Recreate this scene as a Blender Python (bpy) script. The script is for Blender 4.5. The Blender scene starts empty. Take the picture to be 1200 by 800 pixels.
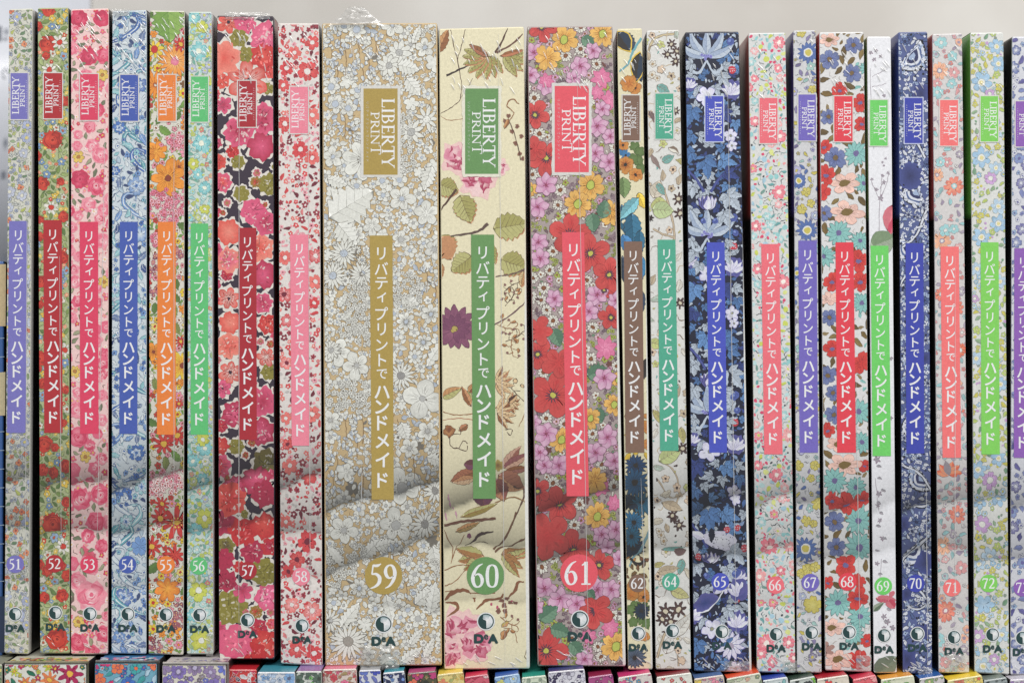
import bpy, math, random
import numpy as np

# ------------------------------------------------------------------ camera, light, exposure
S = 0.000385            # metres per photograph pixel on the plane of the spines
D = 0.70                # lens to spine plane
WHITE_K = 1.0           # print colours are given as seen; K turns them into paint reflectance

scene = bpy.context.scene
scene.view_settings.view_transform = 'Standard'
scene.view_settings.look = 'None'
scene.view_settings.exposure = 0.0
scene.view_settings.gamma = 1.0
scene.view_settings.use_curve_mapping = False
scene.cycles.max_bounces = 6
scene.cycles.transparent_max_bounces = 12
scene.cycles.caustics_reflective = False
scene.cycles.caustics_refractive = False

cam_data = bpy.data.cameras.new('camera')
cam = bpy.data.objects.new('camera', cam_data)
scene.collection.objects.link(cam)
cam.location = (0, -D, 0)
cam.rotation_euler = (math.radians(90), 0, 0)
cam_data.sensor_width = 36.0
cam_data.lens = 36.0 * D / (1200 * S)
cam_data.clip_start = 0.01
cam_data.clip_end = 50
cam_data.dof.use_dof = True
cam_data.dof.focus_distance = D
cam_data.dof.aperture_fstop = 6.3
scene.camera = cam

world = bpy.data.worlds.new('World')
scene.world = world
world.use_nodes = True
world.node_tree.nodes['Background'].inputs[0].default_value = (0.93, 0.97, 1.0, 1)
world.node_tree.nodes['Background'].inputs[1].default_value = 0.42

def area_lamp(name, loc, target, sx, sy, power, col):
    l = bpy.data.lights.new(name, 'AREA')
    l.shape = 'RECTANGLE'; l.size = sx; l.size_y = sy; l.energy = power; l.color = col
    o = bpy.data.objects.new(name, l)
    scene.collection.objects.link(o)
    o.location = loc
    from mathutils import Vector
    d = Vector(target) - Vector(loc)
    o.rotation_euler = d.to_track_quat('-Z', 'Y').to_euler()
    return o
# the long ceiling tubes of the shop, above and in front of the shelf
area_lamp('ceiling_lamp', (0.55, -1.25, 1.55), (0.1, 0, -0.02), 3.2, 0.4, 62.0, (1.0, 0.975, 0.95))

# ------------------------------------------------------------------ colours and materials
def lin(c):
    c = np.asarray(c, float) / 255.0
    return np.where(c <= 0.04045, c / 12.92, ((c + 0.055) / 1.055) ** 2.4)
def C(r, g, b):
    # inks never fully black, plus a faint grey veil imitating the film's hazy sheen
    c = lin((r, g, b)) * WHITE_K
    return np.clip(c * 0.90 + 0.03 * float(c @ np.array([.3, .59, .11])) + 0.003, 0, 0.92)

def new_mat(name):
    m = bpy.data.materials.new(name); m.use_nodes = True
    nt = m.node_tree
    return m, nt, nt.nodes['Principled BSDF']
def node(nt, typ, **kw):
    n = nt.nodes.new(typ)
    for k, v in kw.items():
        setattr(n, k, v)
    return n

def printed_material(name, rough, coat, wrinkle, mottle):
    """ink on coated card under clear film: the ink comes from the mesh, grain and film wrinkles from noise"""
    m, nt, p = new_mat(name)
    L = nt.links.new
    at = node(nt, 'ShaderNodeAttribute', attribute_name='ink')
    geo = node(nt, 'ShaderNodeNewGeometry')
    gr = node(nt, 'ShaderNodeTexNoise'); gr.inputs['Scale'].default_value = 2600; gr.inputs['Detail'].default_value = 2
    L(geo.outputs['Position'], gr.inputs['Vector'])
    mr = node(nt, 'ShaderNodeMapRange')
    mr.inputs['From Min'].default_value = 0.3; mr.inputs['From Max'].default_value = 0.7
    mr.inputs['To Min'].default_value = 0.90; mr.inputs['To Max'].default_value = 1.08
    L(gr.outputs['Fac'], mr.inputs['Value'])
    mx = node(nt, 'ShaderNodeMix', data_type='RGBA', blend_type='MULTIPLY')
    mx.inputs['Factor'].default_value = 1.0
    L(at.outputs['Color'], mx.inputs['A']); L(mr.outputs['Result'], mx.inputs['B'])
    # blotchy ink: slow drift of tone over a few tenths of a millimetre
    bl = node(nt, 'ShaderNodeTexNoise'); bl.inputs['Scale'].default_value = 850; bl.inputs['Detail'].default_value = 3; bl.inputs['Roughness'].default_value = 0.65
    L(geo.outputs['Position'], bl.inputs['Vector'])
    mr2 = node(nt, 'ShaderNodeMapRange')
    mr2.inputs['From Min'].default_value = 0.3; mr2.inputs['From Max'].default_value = 0.7
    mr2.inputs['To Min'].default_value = 1.0 - mottle; mr2.inputs['To Max'].default_value = 1.0 + mottle * .8
    L(bl.outputs['Fac'], mr2.inputs['Value'])
    mx2 = node(nt, 'ShaderNodeMix', data_type='RGBA', blend_type='MULTIPLY')
    mx2.inputs['Factor'].default_value = 1.0
    L(mx.outputs['Result'], mx2.inputs['A']); L(mr2.outputs['Result'], mx2.inputs['B'])
    L(mx2.outputs['Result'], p.inputs['Base Color'])
    p.inputs['Roughness'].default_value = rough
    p.inputs['Specular IOR Level'].default_value = 0.5
    p.inputs['Coat Weight'].default_value = coat
    p.inputs['Coat Roughness'].default_value = 0.18
    mp = node(nt, 'ShaderNodeMapping')
    mp.inputs['Rotation'].default_value = (0, math.radians(38), 0)
    mp.inputs['Scale'].default_value = (260, 60, 40)
    L(geo.outputs['Position'], mp.inputs['Vector'])
    wn = node(nt, 'ShaderNodeTexNoise'); wn.inputs['Scale'].default_value = 1.0; wn.inputs['Detail'].default_value = 3
    L(mp.outputs['Vector'], wn.inputs['Vector'])
    b = node(nt, 'ShaderNodeBump'); b.inputs['Strength'].default_value = wrinkle; b.inputs['Distance'].default_value = 0.0012
    L(wn.outputs['Fac'], b.inputs['Height'])
    L(b.outputs['Normal'], p.inputs['Coat Normal'])
    return m
MAT_PRINT = printed_material('printed_card', 0.5, 0.5, 0.35, 0.11)
MAT_LABEL = printed_material('printed_label', 0.45, 0.4, 0.15, 0.05)

def film_material(name, milky):
    m, nt, p = new_mat(name)
    L = nt.links.new
    out = nt.nodes['Material Output']
    nt.nodes.remove(p)
    tr = node(nt, 'ShaderNodeBsdfTransparent'); tr.inputs[0].default_value = (0.97, 0.97, 0.96, 1)
    gl = node(nt, 'ShaderNodeBsdfGlossy'); gl.inputs['Roughness'].default_value = 0.2
    df = node(nt, 'ShaderNodeBsdfDiffuse'); df.inputs[0].default_value = (0.86, 0.85, 0.84, 1)
    fr = node(nt, 'ShaderNodeLayerWeight'); fr.inputs['Blend'].default_value = 0.35
    mr = node(nt, 'ShaderNodeMapRange')
    mr.inputs['To Min'].default_value = 0.05 + milky * .35; mr.inputs['To Max'].default_value = 0.36
    L(fr.outputs['Fresnel'], mr.inputs['Value'])
    m1 = node(nt, 'ShaderNodeMixShader'); L(mr.outputs['Result'], m1.inputs[0]); L(tr.outputs[0], m1.inputs[1]); L(gl.outputs[0], m1.inputs[2])
    m2 = node(nt, 'ShaderNodeMixShader'); m2.inputs[0].default_value = milky
    L(m1.outputs[0], m2.inputs[1]); L(df.outputs[0], m2.inputs[2])
    L(m2.outputs[0], out.inputs['Surface'])
    return m
MAT_FILM = film_material('clear_film', 0.16)
MAT_WRINKLE = film_material('creased_film', 0.36)

def plain_material(name, col, rough=0.7, mottle=0.0, scale=10.0, tint=None):
    m, nt, p = new_mat(name)
    L = nt.links.new
    p.inputs['Roughness'].default_value = rough
    geo = node(nt, 'ShaderNodeNewGeometry')
    n = node(nt, 'ShaderNodeTexNoise'); n.inputs['Scale'].default_value = scale; n.inputs['Detail'].default_value = 5
    L(geo.outputs['Position'], n.inputs['Vector'])
    r = node(nt, 'ShaderNodeValToRGB')
    c0 = np.asarray(col); c1 = np.asarray(tint) if tint is not None else c0 * (1 - mottle)
    r.color_ramp.elements[0].position = 0.35; r.color_ramp.elements[0].color = (*c1, 1)
    r.color_ramp.elements[1].position = 0.62; r.color_ramp.elements[1].color = (*c0, 1)
    L(n.outputs['Fac'], r.inputs['Fac']); L(r.outputs['Color'], p.inputs['Base Color'])
    return m

# ------------------------------------------------------------------ linking and tagging
def link(o, parent=None):
    scene.collection.objects.link(o)
    if parent is not None:
        o.parent = parent
    return o
def tag(o, label, cat, group=None):
    o['label'] = label; o['category'] = cat
    if group: o['group'] = group
    return o
def empty(name, loc):
    o = bpy.data.objects.new(name, None); o.location = loc; o.empty_display_size = 0.02
    return link(o)
def mesh_object(name, V, F, mat, parent=None, cols=None, tris=None, origin=(0, 0, 0), smooth=False):
    """V (n,3) world points; F list of faces; tris (m,3) extra triangles; cols (n,3) ink"""
    V = np.asarray(V, np.float32) - np.asarray(origin, np.float32)
    me = bpy.data.meshes.new(name)
    loops = []; starts = []; totals = []
    k = 0
    for f in F:
        starts.append(k); totals.append(len(f)); loops.extend(f); k += len(f)
    loops = np.asarray(loops, np.int32); starts = np.asarray(starts, np.int32); totals = np.asarray(totals, np.int32)
    if tris is not None and len(tris):
        t = np.asarray(tris, np.int32)
        starts = np.concatenate([starts, k + 3 * np.arange(len(t), dtype=np.int32)]).astype(np.int32)
        totals = np.concatenate([totals, np.full(len(t), 3, np.int32)]).astype(np.int32)
        loops = np.concatenate([loops, t.ravel()]).astype(np.int32)
    me.vertices.add(len(V)); me.vertices.foreach_set('co', V.ravel())
    me.loops.add(len(loops)); me.loops.foreach_set('vertex_index', loops)
    me.polygons.add(len(starts)); me.polygons.foreach_set('loop_start', starts); me.polygons.foreach_set('loop_total', totals)
    if smooth:
        me.polygons.foreach_set('use_smooth', np.ones(len(starts), bool))
    me.update(calc_edges=True); me.validate()
    if cols is not None:
        a = me.color_attributes.new('ink', 'FLOAT_COLOR', 'POINT')
        c4 = np.ones((len(V), 4), np.float32); c4[:, :3] = cols
        a.data.foreach_set('color', c4.ravel())
    me.materials.append(mat)
    return link(bpy.data.objects.new(name, me), parent)

# ------------------------------------------------------------------ print artwork: flat ink shapes laid on the card
TAU = math.tau
DZ = 5.0e-7           # every shape lies half a micrometre above the one laid before it
INK = 1.2e-4          # whole thickness of a print
def spline(pts, n=6):
    p = np.asarray(pts, float)
    if len(p) < 3: 
        return np.array([p[0] + (p[-1] - p[0]) * t for t in np.linspace(0, 1, n + 1)])
    q = np.vstack([2 * p[0] - p[1], p, 2 * p[-1] - p[-2]])
    out = []
    for i in range(1, len(q) - 2):
        for t in np.arange(n) / n:
            a, b, c, d = q[i - 1], q[i], q[i + 1], q[i + 2]
            out.append(0.5 * (2 * b + (c - a) * t + (2 * a - 5 * b + 4 * c - d) * t * t + (3 * b - a - 3 * c + d) * t ** 3))
    out.append(p[-1])
    return np.array(out)

class Art:
    """ink shapes in photograph pixels (x right, y down); z counts up towards the viewer"""
    def __init__(self, seed=0):
        self.V = []; self.T = []; self.K = []; self.n = 0
        self.r = random.Random(seed); self.g = np.random.default_rng(seed)
        self.lvl = 0.0; self.span = INK; self.occ = []; self.floor = 0.0; self.dense = 1.5
    def new(self, floor=None):
        self.floor = self.floor if floor is None else floor
    def raw(self, P, T, K):
        self.lvl += DZ
        if self.lvl > self.span: self.lvl = self.r.random() * DZ
        z = np.full((len(P), 1), self.floor + self.lvl)
        self.V.append(np.hstack([P, z])); self.T.append(np.asarray(T) + self.n); self.K.append(np.broadcast_to(K, (len(P), 3)))
        self.n += len(P)
    def fan(self, c, rim, kc, kr):
        n = len(rim); i = np.arange(n)
        P = np.vstack([[c], rim]); K = np.vstack([[kc], np.broadcast_to(kr, (n, 3))])
        self.raw(P, np.stack([np.zeros(n, int), 1 + i, 1 + (i + 1) % n], 1), K)
    def fan2(self, c, rim, kc, km, kr, f=0.5):
        n = len(rim); i = np.arange(n); j = (i + 1) % n
        c = np.asarray(c, float)
        mid = c + (rim - c) * f
        P = np.vstack([[c], mid, rim])
        K = np.vstack([[kc], np.broadcast_to(km, (n, 3)), np.broadcast_to(kr, (n, 3))])
        T = np.vstack([np.stack([np.zeros(n, int), 1 + i, 1 + j], 1), np.stack([1 + i, 1 + n + i, 1 + n + j], 1), np.stack([1 + i, 1 + n + j, 1 + j], 1)])
        self.raw(P, T, K)
    def disc(self, x, y, r, k, kr=None, n=12, sq=1.0, rot=0.0):
        a = np.arange(n) / n * TAU
        ex, ey = r * np.cos(a), r * sq * np.sin(a)
        rim = np.stack([x + ex * math.cos(rot) - ey * math.sin(rot), y + ex * math.sin(rot) + ey * math.cos(rot)], 1)
        self.fan((x, y), rim, k, k if kr is None else kr)
    def quad(self, pts, k):
        self.raw(np.asarray(pts, float), [[0, 1, 2], [0, 2, 3]], k)
    def stroke(self, pts, w, k, smooth=True, n=5):
        p = spline(pts, n) if smooth else np.asarray(pts, float)
        m = len(p)
        w = np.interp(np.linspace(0, 1, m), np.linspace(0, 1, len(w)), w) if hasattr(w, '__len__') else np.full(m, w)
        t = np.gradient(p, axis=0); t /= np.maximum(np.linalg.norm(t, axis=1, keepdims=True), 1e-9)
        nrm = np.stack([-t[:, 1], t[:, 0]], 1) * (w[:, None] / 2)
        P = np.vstack([p + nrm, p - nrm]); i = np.arange(m - 1)
        self.raw(P, np.vstack([np.stack([i, i + 1, m + i + 1], 1), np.stack([i, m + i + 1, m + i], 1)]), k)
    def blob(self, x, y, r, k, kr=None, wob=0.15, lob=5, n=22, sq=1.0, rot=None, out=None, ow=0.6):
        a = np.arange(n) / n * TAU
        ph = self.r.random() * TAU; p2 = self.r.random() * TAU
        rr = r * (1 + wob * np.cos(lob * a + ph) * 0.6 + wob * 0.5 * np.cos((lob * 2 - 1) * a + p2) + wob * 0.10 * self.g.standard_normal(n))
        rot = self.r.random() * TAU if rot is None else rot
        ex, ey = rr * np.cos(a), rr * sq * np.sin(a)
        rim = np.stack([ex * math.cos(rot) - ey * math.sin(rot), ex * math.sin(rot) + ey * math.cos(rot)], 1)
        if out is not None:
            f = (r + ow) / r
            self.fan((x, y), rim * f + (x, y), out, out)
        self.fan((x, y), rim + (x, y), k, k if kr is None else kr)
    def flower(self, x, y, r, n=5, style='round', rim=None, inner=None, cen=None, cs=0.25, out=None, ow=0.55, rot=None,
               sq=1.0, tilt=None, vein=None, dots=None, tip=None, ck=None):
        rot = self.r.random() * TAU if rot is None else rot
        tilt = self.r.random() * TAU if tilt is None else tilt
        m = 10
        a = np.arange(n * m) / (n * m) * TAU
        c = np.abs(np.cos(n * a / 2))
        if style == 'round': rr = 1 - 0.42 * (1 - c ** 0.75)
        elif style == 'notch':
            rr = 1 - 0.38 * (1 - c ** 0.6); d = (n * a / 2 + math.pi / 2) % math.pi - math.pi / 2
            rr = rr - 0.13 * np.exp(-(d / 0.22) ** 2)
        elif style == 'daisy': rr = 1 - 0.62 * (1 - c ** 1.1)
        elif style == 'point': rr = 1 - 0.55 * (1 - c ** 2.4)
        elif style == 'frill': rr = 1 - 0.16 * (1 - c) + 0.05 * np.cos(3.7 * n * a)
        else: rr = np.ones_like(a)
        pet = self.g.normal(1, 0.06, n)
        rr = rr * r * np.repeat(np.roll(pet, 0), m)[np.roll(np.arange(n * m), m // 2)]
        def place(q):
            ex, ey = q * np.cos(a + rot), q * np.sin(a + rot)
            u = ex * math.cos(tilt) + ey * math.sin(tilt); v = (-ex * math.sin(tilt) + ey * math.cos(tilt)) * sq
            return np.stack([x + u * math.cos(tilt) - v * math.sin(tilt), y + u * math.sin(tilt) + v * math.cos(tilt)], 1)
        inner = rim if inner is None else inner
        if out is not None: 
            self.fan((x, y), place(rr + ow), out, out)
        # petal edge tone varies a little round the ring
        R = place(rr)
        kr = np.asarray(rim) * (1 + 0.10 * self.g.standard_normal((n, 1)).repeat(m, 0)[np.roll(np.arange(n * m), m // 2)])
        if style in ('daisy', 'point') and out is not None:
            self.fan2((x, y), R, inner, inner, kr, 0.35)
        else:
            self.fan2((x, y), R, inner, np.asarray(inner) * 0.4 + np.asarray(rim) * 0.6, kr, 0.5)
        def fleck(f0, f1, k):
            # a brush mark lying along a petal
            th = self.r.randrange(n) * TAU / n + self.r.uniform(-.28, .28) * 5 / n; t2 = th + self.r.uniform(-.05, .05)
            self.stroke([pos(th, r * f0), pos(t2, r * (f0 + f1) / 2), pos(t2, r * f1)], [.3, r * self.r.uniform(.08, .17), .3], k, False)
        def pos(th, f):
            ex, ey = f * math.cos(th + rot), f * math.sin(th + rot)
            u = ex * math.cos(tilt) + ey * math.sin(tilt); v = (-ex * math.sin(tilt) + ey * math.cos(tilt)) * sq
            return (x + u * math.cos(tilt) - v * math.sin(tilt), y + u * math.sin(tilt) + v * math.cos(tilt))
        if r > 4.2:
            for i in range(int(n * 1.6)):
                f0 = self.r.uniform(.3, .5)
                k = np.asarray(rim) * self.r.choice((.78, .86, 1.16)) if self.r.random() < .6 else np.asarray(inner) * self.r.uniform(.85, 1.12)
                fleck(f0, f0 + self.r.uniform(.2, .36), np.clip(k, 0, .9))
        if vein is not None:
            for i in range(n):
                th = (i + 0.5) * TAU / n
                self.stroke([pos(th, r * 0.1), pos(th, r * 0.62)], [0.55, 0.4], vein, False)
            if r > 9:
                for i in range(n):
                    for d in (-0.22, 0, 0.22):
                        th = i * TAU / n + d * 5 / n
                        self.stroke([pos(th, r * 0.25), pos(th * 1.0 + d * 0.12, r * (0.72 - abs(d) * 0.6))], [0.6, 0.25], vein, False)
        if cen is not None:
            self.disc(x, y, r * cs * 1.0 + (0.4 if out is not None else 0), out if out is not None else cen, n=10, sq=sq, rot=tilt)
            self.disc(x, y, r * cs, cen, ck, n=10, sq=sq, rot=tilt)
        if dots is not None:
            for i in range(max(6, n + 3)):
                th = i * TAU / max(6, n + 3)
                px, py = pos(th, r * cs * 1.45)
                self.disc(px, py, max(0.45, r * 0.05), dots, n=5)
    def petals(self, x, y, r0, r1, n, w, k, out=None, ow=0.45, kin=None, jit=0.1, rot=None, sq=1.0):
        """separate long petals round a centre"""
        rot = self.r.random() * TAU if rot is None else rot
        for i in range(n):
            th = rot + (i + self.r.uniform(-jit, jit)) * TAU / n
            L = r1 * self.r.uniform(0.86, 1.05)
            d = np.array([math.cos(th), math.sin(th) * sq]); q = np.array([-d[1], d[0]])
            t = np.linspace(0, 1, 7)
            hw = w / 2 * np.sin(np.pi * (0.12 + 0.86 * t)) ** 0.7
            base = np.array([x, y]); ax = base + d * (r0 + (L - r0) * t)[:, None]
            rim = np.vstack([ax + q * hw[:, None], (ax - q * hw[:, None])[::-1]])
            c = base + d * (r0 + L) / 2
            if out is not None:
                self.fan(c, c + (rim - c) * (1 + ow * 2 / max(w, 1)) + d * 0.2, out, out)
            kk = np.vstack([np.linspace(0, 1, 7)[:, None] * np.asarray(k) + (1 - np.linspace(0, 1, 7)[:, None]) * np.asarray(k if kin is None else kin)] * 1)
            self.fan(c, rim, k, np.vstack([kk, kk[::-1]]))
    def leaf(self, x, y, L, w, ang, k, k2=None, out=None, ow=0.5, vein=None, ser=0.0, bend=0.0, nv=4, vw=0.5):
        """base at (x, y), pointing along ang (radians, y down)"""
        m = 14 if ser else 9
        t = np.linspace(0, 1, m)
        hw = w / 2 * np.sin(np.pi * t ** 0.8) ** 0.85
        if ser: hw = hw * (1 + ser * np.where(np.arange(m) % 2 == 0, 0.5, -0.5)); hw[0] = hw[-1] = 0
        d = np.array([math.cos(ang), math.sin(ang)]); q = np.array([-d[1], d[0]])
        ax = np.array([x, y]) + d * (L * t)[:, None] + q * (bend * L * np.sin(np.pi * t) )[:, None]
        A = ax + q * hw[:, None]; B = ax - q * hw[:, None]
        c = ax[m // 2]
        rim = np.vstack([A, B[1:-1][::-1]])
        if out is not None: self.fan(c, c + (rim - c) * np.array([1.0, 1.0]) + (rim - c) / np.maximum(np.linalg.norm(rim - c, axis=1, keepdims=True), .1) * ow, out, out)
        k2 = k if k2 is None else k2
        i = np.arange(m - 1)
        for side, kk in ((A, k), (B, k2)):
            P = np.vstack([ax, side])
            self.raw(P, np.vstack([np.stack([i, i + 1, m + i + 1], 1), np.stack([i, m + i + 1, m + i], 1)]), kk)
        if vein is not None:
            self.stroke(ax[:-1], [vw, vw * 0.5], vein, False)
            for s in (1, -1):
                for f in np.linspace(0.2, 0.75, nv):
                    j = f * (m - 1); a0 = np.array([np.interp(j, np.arange(m), ax[:, e]) for e in (0, 1)])
                    h = np.interp(j + 1, np.arange(m), hw) * 0.8
                    self.stroke([a0, a0 + d * h * 0.7 + s * q * h], [vw * 0.8, vw * 0.4], vein, False)
    def rose(self, x, y, r, light, mid, dark, out=None):
        self.blob(x, y, r, mid, mid, 0.12, 6, out=out)
        for i in range(5):
            th = self.r.random() * TAU; f = r * 0.45
            self.blob(x + f * math.cos(th), y + f * math.sin(th), r * 0.45, light if i % 2 else mid, mid if i % 2 else dark, 0.12, 4, n=12)
        self.blob(x, y, r * 0.45, light, mid, 0.15, 5, n=14)
        for f in (0.8, 0.6, 0.42, 0.25):
            a0 = self.r.random() * TAU
            pts = [(x + r * f * math.cos(a0 + s), y + r * f * math.sin(a0 + s)) for s in np.linspace(0, 2.6, 6)]
            self.stroke(pts, [0.2, max(0.7, r * 0.09), 0.2], dark, True, 3)
        self.disc(x, y, r * 0.14, dark, n=7)
    def hand_drawn(self, P, amount=0.55):
        # an unsteady hand: outlines wander by about half a pixel
        x, y = P[:, 0], P[:, 1]
        dx = np.sin(.83 * y + 1.7 * np.sin(.31 * x)) * .55 + np.sin(1.57 * x + .9 * y) * .35 + np.sin(2.9 * y - 1.3 * x) * .22
        dy = np.sin(.91 * x + 1.5 * np.sin(.27 * y) + 2) * .55 + np.sin(1.43 * y - .8 * x + 1) * .35 + np.sin(2.7 * x + 1.1 * y) * .22
        return P + amount * np.stack([dx, dy], 1)
    def claim(self, x, y, r): self.occ.append((x, y, r))
    def scatter(self, box, classes):
        x0, y0, x1, y1 = box
        for c in classes:
            rlo, rhi = c['r']; gap = c.get('gap', 0.9); made = 0
            area = (x1 - x0) * (y1 - y0)
            tries = c.get('tries', int(area / (rlo * rlo) * 3.5))
            want = int(c.get('n', 10 ** 6) * self.dense)
            occ = np.array(self.occ) if self.occ else np.zeros((0, 3))
            buf = list(self.occ)
            grid = {}
            cell = 24.0
            for o in buf: grid.setdefault((int(o[0] // cell), int(o[1] // cell)), []).append(o)
            big = max([o[2] for o in buf] + [rhi])
            reach = int(math.ceil((big + rhi) / cell))
            for _ in range(tries):
                if made >= want: break
                x = self.r.uniform(x0 - rhi * .6, x1 + rhi * .6); y = self.r.uniform(y0 - rhi * .6, y1 + rhi * .6); r = self.r.uniform(rlo, rhi)
                gx, gy = int(x // cell), int(y // cell); ok = True
                for ix in range(gx - reach, gx + reach + 1):
                    for iy in range(gy - reach, gy + reach + 1):
                        for (ox, oy, orr) in grid.get((ix, iy), ()):
                            if (x - ox) ** 2 + (y - oy) ** 2 < (gap * (r + orr)) ** 2: ok = False; break
                        if not ok: break
                    if not ok: break
                if not ok: continue
                o = (x, y, r); self.occ.append(o); grid.setdefault((gx, gy), []).append(o); made += 1
                self.new(); c['f'](self, x, y, r)
    def arrays(self):
        if not self.V: return np.zeros((0, 3)), np.zeros((0, 3), int), np.zeros((0, 3))
        return np.vstack(self.V), np.vstack(self.T), np.vstack(self.K)

def px(P, z, z0, depth=D):
    """photograph pixels on the spine plane -> world; z is ink height towards the viewer"""
    return np.stack([(P[:, 0] - 600) * S, -(z0 + z), (400 - P[:, 1]) * S], 1)

# ------------------------------------------------------------------ lettering
_glyph = {}
def glyph(ch):
    if ch in _glyph: return _glyph[ch]
    c = bpy.data.curves.new('letter', 'FONT'); c.body = ch; c.resolution_u = 4
    o = bpy.data.objects.new('letter', c); scene.collection.objects.link(o)
    bpy.context.view_layer.update()
    me = o.evaluated_get(bpy.context.evaluated_depsgraph_get()).to_mesh(); me.calc_loop_triangles()
    v = np.array([q.co[:2] for q in me.vertices]); t = np.array([q.vertices[:] for q in me.loop_triangles])
    bpy.data.objects.remove(o); bpy.data.curves.remove(c)
    _glyph[ch] = (v, t)
    return _glyph[ch]
def put_glyph(art, ch, cx, cy, size, k, bold=0.0, sx=1.0, centre=True):
    v, t = glyph(ch)
    c = (v.min(0) + v.max(0)) / 2 if centre else np.zeros(2)
    offs = [(0, 0)] if not bold else [(bold * math.cos(a), bold * math.sin(a)) for a in np.arange(6) / 6 * TAU]
    for ox, oy in offs:
        P = np.stack([cx + (v[:, 0] - c[0]) * size * sx + ox, cy - (v[:, 1] - c[1]) * size + oy], 1)
        art.raw(P, t, k)

TK, TN, SF = 0.17, 0.085, 0.06      # serif capitals drawn as strokes: thick, thin, serif
def cap(ch):
    def stem(x, y0=0, y1=1, w=TK): 
        return [([(x, y0), (x, y1)], w), ([(x - w * .5 - .07, y0 + SF / 2), (x + w * .5 + .07, y0 + SF / 2)], SF), ([(x - w * .5 - .07, y1 - SF / 2), (x + w * .5 + .07, y1 - SF / 2)], SF)]
    if ch == 'L': return stem(.17) + [([(.17, .035), (.62, .035)], .08), ([(.61, 0), (.63, .26)], .06)], .68
    if ch == 'I': return stem(.17), .36
    if ch == 'B': return stem(.17) + [([(.17, .96), (.4, .95), (.53, .76), (.4, .55), (.17, .54)], [.06, .08, .16, .08, .06]), ([(.17, .54), (.46, .52), (.62, .28), (.46, .05), (.17, .04)], [.06, .08, .17, .08, .06])], .74
    if ch == 'E': return stem(.17) + [([(.17, .96), (.58, .96)], .075), ([(.57, 1), (.58, .78)], .055), ([(.17, .52), (.48, .52)], .07), ([(.48, .62), (.48, .42)], .05), ([(.17, .04), (.62, .04)], .08), ([(.61, 0), (.63, .24)], .06)], .68
    if ch == 'R': return stem(.17) + [([(.17, .96), (.42, .95), (.56, .74), (.42, .52), (.17, .5)], [.06, .08, .16, .08, .06]), ([(.34, .5), (.74, .02)], .15), ([(.68, .03), (.84, .03)], .06)], .78
    if ch == 'T': return [([(.38, 0), (.38, .97)], TK), ([(.23, .03), (.53, .03)], SF), ([(.03, .96), (.73, .96)], .08), ([(.04, 1), (.03, .76)], .06), ([(.72, 1), (.73, .76)], .06)], .72
    if ch == 'Y': return [([(.08, .98), (.4, .46)], .15), ([(.74, .98), (.4, .46)], .08), ([(.4, .48), (.4, 0)], .16), ([(.25, .03), (.55, .03)], SF), ([(-.04, .97), (.22, .97)], SF), ([(.62, .97), (.86, .97)], SF)], .8
    if ch == 'P': return stem(.17) + [([(.17, .96), (.42, .95), (.57, .72), (.42, .48), (.17, .46)], [.06, .08, .16, .08, .06])], .64
    if ch == 'N': return [([(.14, 0), (.14, 1)], .08), ([(.1, .98), (.72, .04)], .16), ([(.74, 0), (.74, 1)], .08), ([(.02, .03), (.27, .03)], SF), ([(.62, .97), (.87, .97)], SF), ([(0, .97), (.16, .97)], SF)], .9
def digit(ch):
    if ch == '1': return [([(.3, 0), (.3, 1)], .15), ([(.32, .96), (.12, .84)], [.1, .05]), ([(.1, .025), (.5, .025)], .06)]
    if ch == '2': return [([(.06, .76), (.13, .92), (.29, .97), (.44, .88), (.46, .68), (.34, .42), (.06, .06)], [.05, .08, .09, .14, .15, .11, .07]), ([(.04, .06), (.52, .06)], .12), ([(.51, .02), (.54, .2)], .05)]
    if ch == '3': return [([(.08, .85), (.18, .96), (.34, .95), (.43, .78), (.36, .62), (.19, .53)], [.05, .08, .1, .14, .1, .05]), ([(.19, .53), (.38, .5), (.48, .3), (.4, .09), (.22, .01), (.03, .06)], [.05, .1, .16, .13, .08, .07])]
    if ch == '4': return [([(.39, .98), (.03, .31)], .07), ([(.02, .3), (.56, .3)], .1), ([(.4, 0), (.4, 1)], .15)]
    if ch == '5': return [([(.16, .94), (.36, .94), (.52, 1.02)], [.1, .12, .03]), ([(.17, .96), (.12, .56)], .065), ([(.11, .56), (.3, .57), (.45, .42), (.43, .2), (.28, .04), (.05, -.06)], [.05, .11, .16, .15, .1, .04])]
    if ch == '6': return [([(.5, 1.02), (.3, .9), (.13, .64), (.07, .34), (.15, .08), (.29, .01), (.43, .1), (.48, .3), (.41, .5), (.28, .57), (.13, .48)], [.03, .09, .14, .16, .12, .06, .1, .15, .13, .07, .04])]
    if ch == '7': return [([(.05, .76), (.08, .93), (.3, .94), (.53, .94)], [.05, .1, .12, .12]), ([(.52, .95), (.34, .5), (.2, 0)], [.08, .13, .15])]
    if ch == '8': return [([(.28, .55), (.11, .68), (.13, .9), (.29, .98), (.44, .88), (.44, .68), (.28, .55)], [.1, .13, .1, .06, .1, .12, .1]), ([(.28, .55), (.07, .36), (.08, .12), (.28, .01), (.48, .12), (.49, .33), (.28, .55)], [.12, .12, .14, .06, .13, .12, .12])]
    if ch == '9': return [([(.56 - x, .97 - y) for x, y in [(.5, 1.02), (.3, .9), (.13, .64), (.07, .34), (.15, .08), (.29, .01), (.43, .1), (.48, .3), (.41, .5), (.28, .57), (.13, .48)]], [.03, .09, .14, .16, .12, .06, .1, .15, .13, .07, .04])]
    if ch == '0': return [([(.28, .98), (.12, .86), (.07, .5), (.12, .12), (.28, .01), (.44, .12), (.49, .5), (.44, .86), (.28, .98)], [.05, .12, .15, .12, .05, .12, .15, .12, .05])]
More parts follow.
